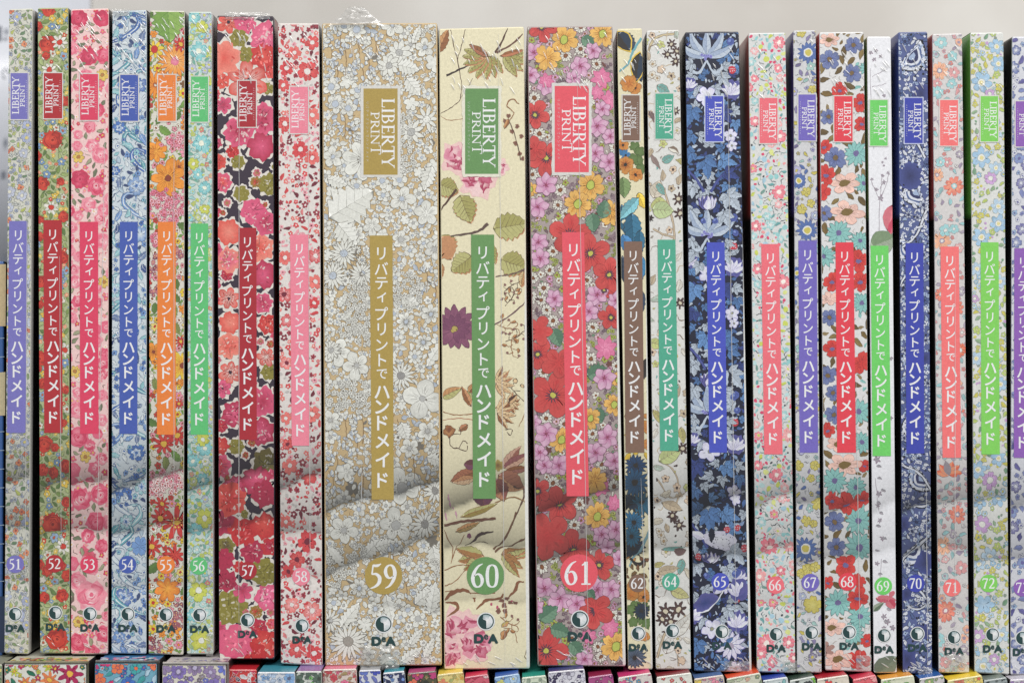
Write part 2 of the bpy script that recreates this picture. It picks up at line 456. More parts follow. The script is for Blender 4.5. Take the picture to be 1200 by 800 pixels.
def serif_word(art, word, fn, size, k, squeeze=1.0, track=0.04, tall_last=None):
    """strokes in word space (x right, y up, baseline 0); returns list of (pts, widths) and length"""
    out = []; x = 0.0
    for i, ch in enumerate(word):
        st, adv = fn(ch)
        ys = tall_last if (tall_last and i == len(word) - 1) else 1.0
        for pts, w in st:
            out.append((np.array([((x + p[0]) * squeeze * size, p[1] * size * ys) for p in pts]), np.asarray(w, float) * size * 0.94))
        x += adv + track
    return out, (x - track) * squeeze * size

KANA = 'リバティプリントでハンドメイド'
KPOS = (.0685, .125, .181, .234, .296, .355, .415, .472, .524, .593, .649, .71, .778, .849, .927)
KSIZE = (14.5, 14.5, 14.5, 13.5, 14.5, 14.5, 14.5, 14.5, 12.0, 17, 17, 17, 17, 17, 17)
WHITE = C(236, 236, 236)
TEAL_INK = C(22, 62, 62)
PAPER = C(214, 213, 208)

# ------------------------------------------------------------------ the prints, one function per fabric
def pick(a, *ks): return a.r.choice(ks)
def mini(rim, inner=None, cen=None, out=None, n=5, style='round', ow=0.5, cs=0.28, **kw):
    """a little flower in one of the given colours"""
    def f(a, x, y, r):
        i = a.r.randrange(len(rim))
        a.flower(x, y, r, n if isinstance(n, int) else a.r.choice(n), style, rim[i], None if inner is None else inner[i % len(inner)],
                 None if cen is None else cen[i % len(cen)], cs, out, ow, **kw)
    return f
def leafy(ks, out=None, vein=None, w=0.9, ser=0.0, ow=0.45):
    def f(a, x, y, r):
        th = a.r.random() * TAU; L = r * 2.1
        k = ks[a.r.randrange(len(ks))]
        a.leaf(x - math.cos(th) * r, y - math.sin(th) * r, L, L * 0.5 * w, th, k, np.asarray(k) * 0.85, out, ow, vein, ser, a.r.uniform(-.12, .12), 2, 0.4)
    return f
def dotty(ks, sq=(0.6, 1.0), out=None, ow=0.45):
    def f(a, x, y, r):
        k = ks[a.r.randrange(len(ks))]
        if out is not None: 
            a.disc(x, y, r + ow, out, n=8)
        a.disc(x, y, r, k, n=8, sq=a.r.uniform(*sq) if out is None else 1.0, rot=a.r.random() * TAU)
    return f
def squiggle(ks, w=0.7):
    def f(a, x, y, r):
        th = a.r.random() * TAU
        pts = [(x + r * 1.2 * t * math.cos(th) + r * .5 * math.sin(2.5 * t + th) * -math.sin(th), y + r * 1.2 * t * math.sin(th) + r * .5 * math.sin(2.5 * t + th) * math.cos(th)) for t in np.linspace(-1, 1, 5)]
        a.stroke(pts, [w * .5, w, w * .4], ks[a.r.randrange(len(ks))], True, 2)
    return f
def clump(k, kc, out=None):
    """tight head of tiny flowers"""
    def f(a, x, y, r):
        n = max(4, int(r * r / 5.5)); 
        for i in range(n):
            q = r * math.sqrt(a.r.random()) ; th = a.r.random() * TAU
            if i % 6 == 0: a.new()
            kk = k[a.r.randrange(len(k))]
            a.flower(x + q * math.cos(th), y + q * math.sin(th), min(2.6, r * .4), 5, 'round', kk, kk, kc, 0.28, out, 0.4)
    return f

def print_lavender_ditsy(a, b):      # 51
    o = C(128, 132, 128); bl = C(165, 174, 204); bl2 = C(186, 192, 210); og = C(217, 108, 70); gr = C(138, 160, 112); lm = C(188, 196, 104); yl = C(226, 208, 120)
    a.scatter(b, [dict(r=(5.5, 7), n=26, gap=.95, f=mini([bl, bl2], [bl2, C(205, 208, 216)], [yl, C(225, 222, 205)], o, 6, 'notch')),
                  dict(r=(2.6, 3.8), n=46, f=mini([og, C(226, 140, 96)], [C(232, 150, 100)], [C(190, 70, 50)], o, 4, 'round')),
                  dict(r=(2.6, 4), n=110, f=leafy([gr, lm, C(160, 180, 140), C(110, 140, 104)], o)),
                  dict(r=(1.8, 2.6), n=220, gap=.85, f=mini([bl, bl2, lm, C(205, 206, 200)], None, [o], o, 4)),
                  dict(r=(1.3, 2.0), gap=.8, n=300, f=squiggle([o, C(150, 160, 140)], .6))])
def print_red_meadow(a, b):          # 52
    rd = C(206, 60, 44); dk = C(150, 40, 34); gr = C(126, 150, 80); g2 = C(160, 178, 110); bl = C(120, 150, 190); yl = C(226, 190, 70); o = C(96, 104, 70)
    for (x, y, r) in ((57, 12, 8), (56, 52, 10), (62, 164, 12), (50, 215, 8), (75, 302, 7), (48, 330, 7), (47, 420, 9), (52, 520, 10), (62, 612, 12), (50, 550, 7), (67, 748, 13), (77, 545, 7), (73, 698, 7), (52, 700, 6), (55, 668, 6), (78, 588, 6)):
        a.new(); a.claim(x, y, r); a.rose(x, y, r, C(226, 88, 62), rd, dk, o)
    for (x, y) in ((70, 50), (58, 82), (60, 243), (76, 410), (74, 640)):
        a.new(); a.claim(x, y, 8); a.flower(x, y, 9, 8, 'daisy', C(230, 226, 216), None, rd, .35, o)
    a.scatter(b, [dict(r=(4.5, 6.5), n=18, gap=.85, f=lambda a, x, y, r: a.rose(x, y, r, C(226, 88, 62), rd, dk, o)), dict(r=(3.6, 5.4), n=60, gap=.85, f=mini([bl, C(150, 174, 200), yl, C(220, 214, 200)], None, [C(235, 225, 180), C(200, 90, 60)], o, 5)),
                  dict(r=(3, 5), n=150, f=leafy([gr, g2, C(100, 128, 70), C(176, 190, 128)], o)),
                  dict(r=(2.2, 3.2), n=130, f=mini([rd, yl, bl, C(232, 150, 120)], None, [C(235, 220, 170)], None, 5)),
                  dict(r=(1.6, 2.4), n=260, gap=.8, f=leafy([gr, g2, C(204, 208, 176), C(90, 116, 66)]))])
def print_pink_posy(a, b):           # 53
    pk = C(232, 104, 132); p2 = C(240, 150, 165); p3 = C(214, 60, 96); w = C(248, 224, 222); gg = C(140, 146, 112); yl = C(226, 190, 88); o = C(120, 96, 88)
    for (x, y, r) in ((92, 22, 11), (119, 22, 10), (104, 66, 11), (121, 66, 9), (115, 96, 8), (92, 100, 7), (118, 182, 10), (94, 210, 11), (113, 218, 11), (104, 240, 9), (122, 246, 8), (120, 282, 9), (88, 330, 8), (121, 425, 8), (90, 480, 10), (92, 512, 12), (118, 580, 11), (95, 585, 12), (112, 610, 11), (122, 742, 10), (92, 752, 11), (108, 764, 9), (90, 680, 11)):
        a.new(); a.claim(x, y, r * .9); k = a.r.choice([(w, p2, pk), (p2, pk, p3), (w, pk, p3), (pk, p3, C(190, 54, 86))]); a.rose(x, y, r, *k)
    a.new(); a.claim(107, 697, 18); a.rose(107, 697, 18, C(250, 226, 226), p2, pk); a.new(); a.blob(104, 650, 13, C(205, 80, 90), pk, .2, 5, sq=.5)
    for (x, y) in ((92, 184), (122, 330), (88, 435), (100, 535), (92, 728), (120, 88)):
        a.new(); a.claim(x, y, 7); a.flower(x, y, 7, 6, 'notch', yl, C(236, 206, 110), C(190, 130, 60), .3, o)
    a.scatter(b, [dict(r=(5.5, 8.5), n=44, gap=.85, f=lambda a, x, y, r: a.rose(x, y, r, a.r.choice((w, p2)), a.r.choice((pk, p2, p2)), a.r.choice((p3, pk)))),
                  dict(r=(3.2, 5), n=70, gap=.85, f=leafy([gg, C(166, 166, 132), C(118, 126, 98)], o, None, .8)),
                  dict(r=(2.4, 4), n=110, gap=.82, f=mini([pk, p3, p2, w], None, [yl], None, 5)),
                  dict(r=(2, 3), n=60, gap=1.1, f=squiggle([o, gg, p3], .8))])
def print_blue_scroll(a, b):         # 54
    bl = C(66, 108, 180); b2 = C(118, 156, 208); tl = C(96, 168, 178); t2 = C(150, 200, 206); w = C(222, 230, 232); nv = C(62, 78, 122); o = C(84, 104, 140)
    x0, y0, x1, y1 = b
    for i in range(34):
        a.new(); y = y0 + i * 23 + a.r.uniform(-5, 5); s = a.r.choice((-1, 1)); x = a.r.uniform(x0, x1)
        pts = [(x + s * 26, y + 16), (x + s * 8, y + 10), (x - s * 10, y - 4), (x - s * 8, y - 16), (x + s * 3, y - 15), (x + s * 4, y - 7)]
        a.stroke(pts, [2, 5.0, 6, 4, 3, 1.0], o, True, 4); a.stroke(pts, [1, 3.6, 4.6, 2.8, 1.8, .5], a.r.choice((b2, t2, t2, tl, bl, C(196, 210, 222), C(206, 218, 224))), True, 4); a.stroke(pts, [.4, 1, 1.2, .8, .4, .2], w, True, 4)
    for (x, y, r) in ((162, 100, 12), (140, 150, 9), (160, 218, 13), (165, 275, 12), (135, 340, 10), (160, 530, 12), (166, 572, 10), (140, 575, 9), (148, 610, 10), (164, 640, 13), (145, 700, 14), (168, 690, 8), (140, 745, 9), (135, 200, 7)):
        r *= .85; a.new(); a.claim(x, y, r); a.flower(x, y, r, 6, 'notch', a.r.choice((b2, t2, bl)), a.r.choice((w, b2)), w, .4, o, .5, vein=o); a.blob(x, y, r * .32, nv, bl, .2, 5, n=10); a.flower(x, y, r * .6, 5, 'point', w, b2, bl, .2, o, .3)
    a.scatter(b, [dict(r=(5, 8), n=50, gap=.8, f=leafy([tl, t2, bl, b2, C(60, 84, 140), C(110, 130, 170)], o, w, .8, .35)),
                  dict(r=(3, 5), n=90, gap=.8, f=leafy([t2, w, w, C(180, 200, 214), nv], o)),
                  dict(r=(2, 3.4), n=140, gap=.8, f=mini([w, b2, t2, bl], None, [bl, nv], o, 5)),
                  dict(r=(1.6, 2.6), n=160, gap=.8, f=squiggle([o, nv, tl], .7))])
def print_orange_garden(a, b):       # 55
    a.floor = 1.15e-4; a.span = 8e-5        # large blooms are printed over the small filler
    og = C(238, 146, 40); yl = C(232, 200, 50); rd = C(200, 48, 44); pk = C(236, 150, 170); gr = C(120, 160, 70); mv = C(160, 92, 110); w = C(232, 228, 216); o = C(120, 80, 40)
    a.new(); a.leaf(196, 6, 44, 36, 1.5, gr, C(140, 176, 84), C(70, 110, 50), .6, C(80, 120, 56), .3); a.claim(196, 28, 18)
    a.new(); a.petals(205, 72, 4, 20, 16, 4.2, og, C(180, 90, 30), .4, C(240, 190, 120)); a.disc(205, 72, 5, pk, C(226, 110, 140)); a.claim(205, 72, 17)
    a.new(); a.flower(181, 58, 11, 8, 'daisy', yl, None, rd, .38, o); a.claim(181, 58, 10)
    a.new(); a.petals(182, 100, 3, 18, 14, 3.6, og, C(180, 90, 30), .4); a.claim(182, 100, 12)
    for (x, y, r, k) in ((197, 209, 21, og), (183, 178, 13, og), (210, 196, 10, og), (214, 428, 18, yl), (180, 412, 11, og), (196, 690, 15, C(226, 128, 40)), (205, 735, 8, og)):
        a.new(); a.claim(x, y, r * .9); a.flower(x, y, r, 7, 'round', k, C(240, 170, 60), C(140, 60, 40), .18, o, .5, vein=C(190, 100, 30))
    for (x, y, r) in ((192, 520, 13), (208, 510, 12), (188, 605, 11), (207, 612, 19), (178, 640, 12), (205, 650, 12), (190, 590, 9), (212, 400, 7), (210, 473, 6), (212, 52, 9)):
        a.new(); a.claim(x, y, r * .9); a.flower(x, y, r, 9, 'daisy', rd, C(216, 70, 60), C(226, 180, 60), .28, C(120, 26, 30), .5, dots=C(240, 210, 90) if r > 15 else None)
    for (x, y, r) in ((188, 236, 16), (208, 240, 15), (196, 258, 12), (210, 165, 10), (196, 168, 7), (193, 565, 17), (208, 560, 14), (182, 575, 9), (180, 280, 8)):
        a.new(); a.claim(x, y, r); clump([pk, C(244, 190, 200), C(226, 120, 150)] if y < 300 else [C(244, 206, 206), pk, C(246, 226, 222)], C(200, 80, 60), C(160, 84, 96))(a, x, y, r)
    for (x, y, r) in ((182, 310, 11), (205, 300, 10), (181, 340, 8), (208, 730, 12), (184, 755, 9), (212, 715, 9)):
        a.new(); a.claim(x, y, r); clump([mv, C(130, 66, 90), C(190, 120, 130)], C(226, 180, 120))(a, x, y, r)
    a.floor = 4e-5; a.span = 7e-5
    a.scatter(b, [dict(r=(6, 9), n=26, f=leafy([gr, C(140, 150, 80), C(96, 128, 60)], C(80, 96, 50), C(84, 110, 52), 1.0, .3)),
                  dict(r=(4, 6), n=46, f=mini([yl, og, w, pk, C(236, 214, 120)], None, [rd, og], o, 6)),
                  dict(r=(2.6, 4), n=120, gap=.85, f=mini([yl, og, pk, w, rd], None, [C(150, 80, 50)], o, 5)),
                  dict(r=(2, 3), n=120, gap=.85, f=leafy([gr, C(176, 190, 120)], C(100, 120, 70)))])
def print_mint_garland(a, b):        # 56
    aq = C(120, 200, 204); a2 = C(170, 216, 214); lm = C(196, 206, 84); yl = C(222, 214, 96); w = C(230, 232, 222); cr = C(226, 120, 110); lv = C(176, 180, 206); o = C(128, 160, 150)
    for (x, y, r) in ((233, 60, 11), (227, 20, 8), (236, 168, 11), (240, 220, 8), (232, 205, 6), (226, 540, 8), (240, 525, 9), (230, 620, 9), (226, 720, 8), (238, 560, 7)):
        a.new(); a.claim(x, y, r); a.flower(x, y, r, 6, 'notch', aq, C(200, 230, 224), C(240, 240, 220), .3, C(90, 164, 170))
    for (x, y, r) in ((237, 32, 7), (240, 606, 10), (233, 692, 12), (227, 192, 7), (238, 515, 8), (236, 750, 12), (244, 95, 6), (240, 245, 6)):
        a.new(); a.claim(x, y, r); a.flower(x, y, r, 5, 'notch', lm, yl, w, .3, C(150, 160, 70))
    a.scatter(b, [dict(r=(3.5, 5.5), n=90, f=mini([aq, a2, w, lm, lv], [w], [yl, w], o, 5, 'notch')),
                  dict(r=(2.4, 3.4), n=70, f=mini([cr, C(236, 160, 140), lm, a2], None, [yl], o, 5)),
                  dict(r=(2.4, 4), n=140, gap=.85, f=leafy([C(160, 190, 130), C(120, 180, 160), lm, a2], o)),
                  dict(r=(1.5, 2.2), n=220, gap=.8, f=dotty([a2, C(190, 214, 204), lm, o]))])
def print_plum_poppies(a, b):        # 57
    cr = C(224, 84, 72); rd = C(200, 42, 46); pk = C(222, 88, 126); dp = C(182, 40, 76); ol = C(140, 130, 48); wt = C(226, 218, 208); pl = C(52, 38, 54); sal = C(238, 140, 122)
    def el(x, y, r, k, k2, kind='blob'):
        a.claim(x, y, r * .85)
        a.span = 7e-5; a.new(4e-5); a.blob(x, y, r + 2.1, wt, wt, .17, 6, n=36)
        a.new(1.15e-4)
        if kind == 'flower':
            a.flower(x, y, r, 6, 'round', k, k2, pl, .14, np.asarray(k) * .6, .3, vein=np.asarray(k) * .55)
            for q in range(5): a.disc(x + a.r.uniform(-.5, .5) * r, y + a.r.uniform(-.5, .5) * r, r * .13, wt, k, n=6)
        else:
            a.blob(x, y, r, k2, k, .17, 6, n=30)
            for q in range(int(r * 2.6)):
                th = a.r.random() * TAU; f = r * .72 * math.sqrt(a.r.random())
                a.disc(x + f * math.cos(th), y + f * math.sin(th), r * a.r.uniform(.06, .16), a.r.choice((np.asarray(k2) * 1.15 + .09, np.asarray(k) * .7, np.asarray(k2) * .8, wt * .7 + k * .3)), n=6, sq=.5, rot=a.r.random() * 3)
            for q in range(3):
                th = a.r.random() * TAU
                a.stroke([(x + r * .2 * math.cos(th), y + r * .2 * math.sin(th)), (x + r * .9 * math.cos(th + .3), y + r * .9 * math.sin(th + .3))], [.9, .3], np.asarray(k) * .45, False)
    L = [(268, 26, 12, cr, sal, 'flower'), (287, 27, 11, pk, pk, 0), (312, 44, 16, pk, C(236, 120, 150), 0), (262, 68, 17, sal, cr, 0), (280, 45, 9, ol, ol, 0), (288, 64, 8, ol, ol, 0), (309, 66, 13, rd, cr, 0), (314, 82, 9, cr, rd, 0),
         (290, 95, 22, cr, wt, 'flower'), (260, 95, 8, cr, cr, 0), (262, 123, 9, pk, dp, 'flower'), (314, 104, 6, ol, ol, 0), (308, 140, 16, pk, dp, 0), (280, 155, 15, pk, dp, 0), (306, 172, 14, dp, pk, 0), (256, 190, 8, cr, rd, 0), (279, 190, 7, ol, ol, 0),
         (260, 214, 10, pk, cr, 0), (283, 227, 8, ol, ol, 0), (316, 216, 11, ol, ol, 0), (297, 248, 13, pk, pk, 0), (312, 262, 12, pk, dp, 0), (268, 272, 13, cr, sal, 0), (305, 290, 14, sal, cr, 0), (268, 305, 13, sal, pk, 0), (310, 322, 14, dp, pk, 0), (266, 322, 6, dp, rd, 0),
         (268, 350, 12, cr, wt, 'flower'), (308, 355, 10, pk, dp, 0), (270, 378, 11, cr, sal, 0), (314, 380, 10, rd, cr, 0), (268, 405, 13, sal, cr, 0), (312, 418, 10, cr, wt, 'flower'), (270, 436, 13, cr, wt, 'flower'), (261, 455, 9, pk, pk, 'flower'), (315, 436, 8, ol, ol, 0), (308, 470, 15, pk, dp, 0), (275, 485, 13, dp, pk, 0), (306, 505, 14, dp, pk, 0),
         (258, 522, 9, rd, cr, 0), (277, 523, 8, ol, ol, 0), (258, 545, 11, pk, rd, 0), (312, 540, 13, C(110, 96, 44), ol, 0), (300, 562, 15, dp, pk, 0), (275, 570, 13, dp, pk, 0), (270, 585, 16, cr, rd, 0), (310, 578, 13, dp, dp, 0), (262, 612, 14, dp, dp, 0), (285, 622, 15, rd, rd, 0), (310, 615, 14, rd, cr, 0), (265, 640, 9, ol, C(90, 70, 50), 0), (296, 646, 12, dp, dp, 0),
         (316, 640, 9, rd, dp, 0), (262, 655, 11, dp, dp, 0), (310, 670, 14, ol, ol, 0), (264, 680, 12, dp, dp, 0), (285, 693, 11, pk, dp, 'flower'), (314, 700, 13, pk, C(240, 120, 160), 0), (270, 712, 17, ol, ol, 0), (275, 752, 18, pk, C(240, 110, 140), 0), (303, 735, 9, dp, rd, 0), (312, 755, 15, rd, cr, 0), (298, 766, 12, rd, rd, 0), (258, 735, 6, pk, dp, 0)]
    for e in L: el(e[0], e[1], e[2] * 1.13, *e[3:])
    a.scatter(b, [dict(r=(6, 9), n=14, gap=.95, f=lambda a, x, y, r: el(x, y, r, a.r.choice((ol, rd, pk, dp, cr)), a.r.choice((rd, dp, pk)))), dict(r=(3, 4.5), n=14, gap=.95, f=lambda a, x, y, r: el(x, y, r, a.r.choice((ol, rd, pk)), ol))])
def print_cherry_ditsy(a, b):        # 58
    rd = C(216, 70, 74); pk = C(240, 164, 174); dk = C(120, 36, 54); w = C(234, 226, 220); cr = C(234, 120, 112); gy = C(196, 190, 186)
    for (x, y, r) in ((336, 80, 9), (360, 84, 13), (332, 100, 8), (345, 62, 8), (334, 145, 10), (366, 135, 9), (352, 175, 10), (366, 185, 9), (334, 302, 9), (370, 330, 9), (333, 345, 10), (368, 355, 7), (336, 375, 8), (335, 490, 7), (366, 485, 10), (340, 545, 9), (362, 560, 10), (335, 610, 7), (360, 635, 12), (348, 655, 10), (338, 668, 8), (366, 715, 11), (342, 708, 9), (348, 760, 10), (368, 765, 10), (366, 50, 9), (337, 520, 7), (370, 300, 9), (336, 425, 8)):
        a.new(); a.claim(x, y, r); a.flower(x, y, r, 5, 'notch', a.r.choice((rd, cr, rd)), a.r.choice((C(244, 200, 200), cr, rd)), a.r.choice((w, dk, w)), .3, C(190, 60, 70), .3, dots=dk if r > 9 else None)
    a.scatter(b, [dict(r=(3.4, 4.6), n=46, f=mini([dk, C(150, 50, 66)], [C(170, 70, 80)], [w], None, 5)),
                  dict(r=(3, 5), n=90, gap=.8, f=leafy([dk, rd, pk, C(226, 130, 130)], None, None, .8)),
                  dict(r=(2.2, 3.6), n=190, gap=.78, f=mini([rd, pk, cr, C(160, 50, 66)], None, [w, dk], None, 5)),
                  dict(r=(1.3, 2.2), n=260, gap=.8, f=dotty([rd, pk, dk, gy]))])
def print_white_on_tan(a, b):        # 59
    a.floor = 1.15e-4; a.span = 8e-5        # large blooms are printed over the small filler
    w = C(222, 222, 213); w2 = C(232, 232, 224); g = C(122, 116, 106); bl = C(186, 195, 206); br = C(140, 108, 70); cg = C(184, 184, 180)
    def five(x, y, r, n=5, cs=.3, cen=bl, style='round'):
        a.new(); a.claim(x, y, r * .92); a.flower(x, y, r, n, style, w, w2, cen, cs, g, .6, vein=C(166, 164, 156), dots=g if r > 7 else None)
    def daisy(x, y, r, n=9, cen=cg, wd=None, cr=.26, sq=1.0):
        a.new(); a.claim(x, y, r * .85); a.petals(x, y, r * .2, r, n, wd or r * 2.1 / n * 1.9, w, g, .45, w2, sq=sq); a.disc(x, y, r * cr + .5, g); a.disc(x, y, r * cr, cen)
        for i in range(7): a.disc(x + a.r.uniform(-.7, .7) * r * cr, y + a.r.uniform(-.7, .7) * r * cr, .45, g, n=5)
    def bigleaf(x, y, L, wd, th):
        a.new(); a.claim(x + math.cos(th) * L * .5, y + math.sin(th) * L * .5, min(L, wd) * .55); a.leaf(x, y, L, wd, th, w, w2, g, .6, C(150, 148, 140), .45)
    for q in ((425, 187, 24, 7, .16, cg), (395, 412, 17, 5, .2, cg), (418, 428, 17, 5, .16, cg), (495, 467, 24, 4, .14, cg), (403, 621, 17, 5, .2, cg), (464, 615, 20, 5, .28, cg), (472, 570, 22, 5, .3, cg), (388, 102, 10, 5, .4, bl), (419, 106, 9, 5, .4, bl), (393, 122, 11, 5, .38, bl), (408, 127, 10, 5, .36, bl), (498, 56, 11, 5, .22, bl), (509, 75, 11, 5, .24, bl), (418, 218, 9, 5, .35, bl), (448, 212, 9, 5, .35, bl),
              (449, 229, 8, 5, .35, bl), (468, 211, 9, 5, .35, bl), (436, 265, 12, 5, .25, bl), (418, 275, 11, 5, .25, cg), (470, 281, 11, 5, .3, cg), (509, 292, 12, 5, .25, cg), (500, 250, 15, 5, .2, bl), (471, 233, 15, 5, .2, bl), (505, 368, 11, 7, .22, bl), (476, 377, 11, 8, .22, bl), (496, 401, 10, 8, .24, bl), (486, 418, 9, 8, .28, bl), (387, 492, 11, 5, .2, cg), (405, 553, 11, 5, .35, bl), (501, 505, 12, 5, .2, cg), (480, 525, 12, 5, .2, cg),
              (418, 35, 11, 6, .4, bl), (403, 31, 8, 5, .4, bl), (460, 30, 14, 5, .14, bl), (421, 688, 10, 7, .24, bl), (440, 714, 10, 7, .26, bl), (428, 731, 9, 7, .26, bl), (478, 660, 9, 5, .3, bl), (478, 715, 9, 5, .35, bl), (490, 725, 9, 5, .4, cg), (391, 707, 8, 5, .35, bl), (390, 184, 12, 5, .2, bl)):
        five(*q)
    for q in ((468, 62, 15, 9, cg), (456, 77, 14, 9, cg), (403, 297, 17, 16, bl, 3.2), (390, 323, 17, 16, bl, 3.2), (424, 321, 15, 16, bl, 3.2), (470, 440, 17, 16, C(150, 148, 146), 3), (498, 613, 16, 14, C(156, 154, 150), 3.4), (408, 751, 22, 17, C(160, 154, 144), 4), (386, 727, 16, 14, cg, 3), (500, 140, 16, 9, w2, 4), (482, 155, 17, 9, cg, 5), (510, 576, 14, 13, C(150, 148, 144), 3), (388, 410, 12, 12, cg, 3), (418, 293, 6, 10, bl, 2), (424, 305, 6, 10, bl, 2)):
        daisy(*q)
    for q in ((386, 255, 60, 44, -.55), (396, 262, 34, 26, .9), (476, 92, 26, 18, .9), (466, 76, 26, 18, .25), (484, 52, 24, 9, -1.2), (506, 195, 30, 16, 1.9), (470, 350, 22, 15, .3), (500, 430, 46, 12, -1.0), (380, 310, 14, 10, 2.1), (396, 360, 20, 8, -1), (400, 375, 22, 9, -.8), (462, 410, 30, 14, 2.0), (507, 640, 34, 18, 1.4), (494, 690, 30, 18, .4), (486, 706, 28, 16, -.6), (399, 735, 36, 15, -.9), (452, 695, 36, 14, 1.35), (480, 755, 24, 10, -.9), (470, 775, 30, 12, -.6), (497, 770, 26, 10, -1.1), (450, 765, 24, 16, 1.2), (384, 210, 24, 14, .3), (504, 720, 40, 14, -1.4), (384, 640, 30, 10, .8), (425, 650, 30, 13, -.7), (440, 640, 24, 12, -.3), (500, 535, 26, 14, .3), (470, 495, 22, 16, 1.2)):
        bigleaf(*q)
    for (x, y, r) in ((417, 350, 16), (425, 335, 13), (478, 345, 17), (485, 332, 12), (420, 375, 18), (428, 390, 14), (405, 385, 10), (395, 465, 16), (415, 460, 17), (425, 475, 14), (400, 660, 18), (418, 650, 14), (395, 675, 13), (475, 170, 10), (476, 190, 11), (472, 145, 10), (506, 45, 7), (495, 35, 6), (512, 665, 10), (470, 650, 11)):
        a.new(); a.claim(x, y, r * .85); clump([w, w2, w], cg, g)(a, x, y, r)
    for (x, y, r, n) in ((388, 60, 12, 1), (398, 45, 12, 1), (405, 70, 14, 1), (420, 60, 12, 1), (432, 75, 14, 1), (440, 55, 12, 1), (425, 88, 12, 1), (395, 85, 10, 1), (404, 145, 12, 1), (412, 155, 10, 1), (500, 325, 12, 1), (510, 340, 10, 1), (405, 505, 15, 1), (425, 500, 14, 1), (418, 520, 13, 1), (395, 545, 13, 1), (425, 560, 14, 1), (390, 565, 10, 1), (440, 548, 10, 1), (485, 550, 14, 1), (500, 560, 11, 1), (452, 665, 12, 1), (460, 650, 10, 1), (476, 690, 9, 1)):
        a.claim(x, y, r * .8); a.new(); a.stroke([(x, y + r * 1.4), (x + 1, y), (x - 1, y - r)], .7, br)
        for i in range(int(r * 1.5)):
            if i % 5 == 0: a.new()
            th = a.r.random() * TAU; q = r * math.sqrt(a.r.random()); L = a.r.uniform(4.5, 7); t2 = th + a.r.uniform(-.6, .6)
            a.leaf(x + q * math.cos(th), y + q * math.sin(th), L, L * .62, t2, a.r.choice((w, bl, w2, w)), a.r.choice((w, bl)), g, .4)
    a.floor = 4e-5; a.span = 7e-5
    a.scatter(b, [dict(r=(6.5, 9), n=90, gap=.74, f=lambda a, x, y, r: five(x, y, r, a.r.choice((5, 5, 6)), .26, a.r.choice((bl, cg)))),
                  dict(r=(4, 6), n=140, gap=.74, f=mini([w, w2], [w2], [bl, cg], g, (5, 5, 6))),
                  dict(r=(3.2, 5), n=140, gap=.76, f=leafy([w, w2, w, bl], g, None, 1.1, ow=.4)),
                  dict(r=(1.9, 2.8), n=420, gap=.78, f=mini([w, w2], None, [cg, bl], g, 5, ow=.35)),
                  dict(r=(1.6, 2.4), n=120, gap=.9, f=squiggle([br, g], .6))])
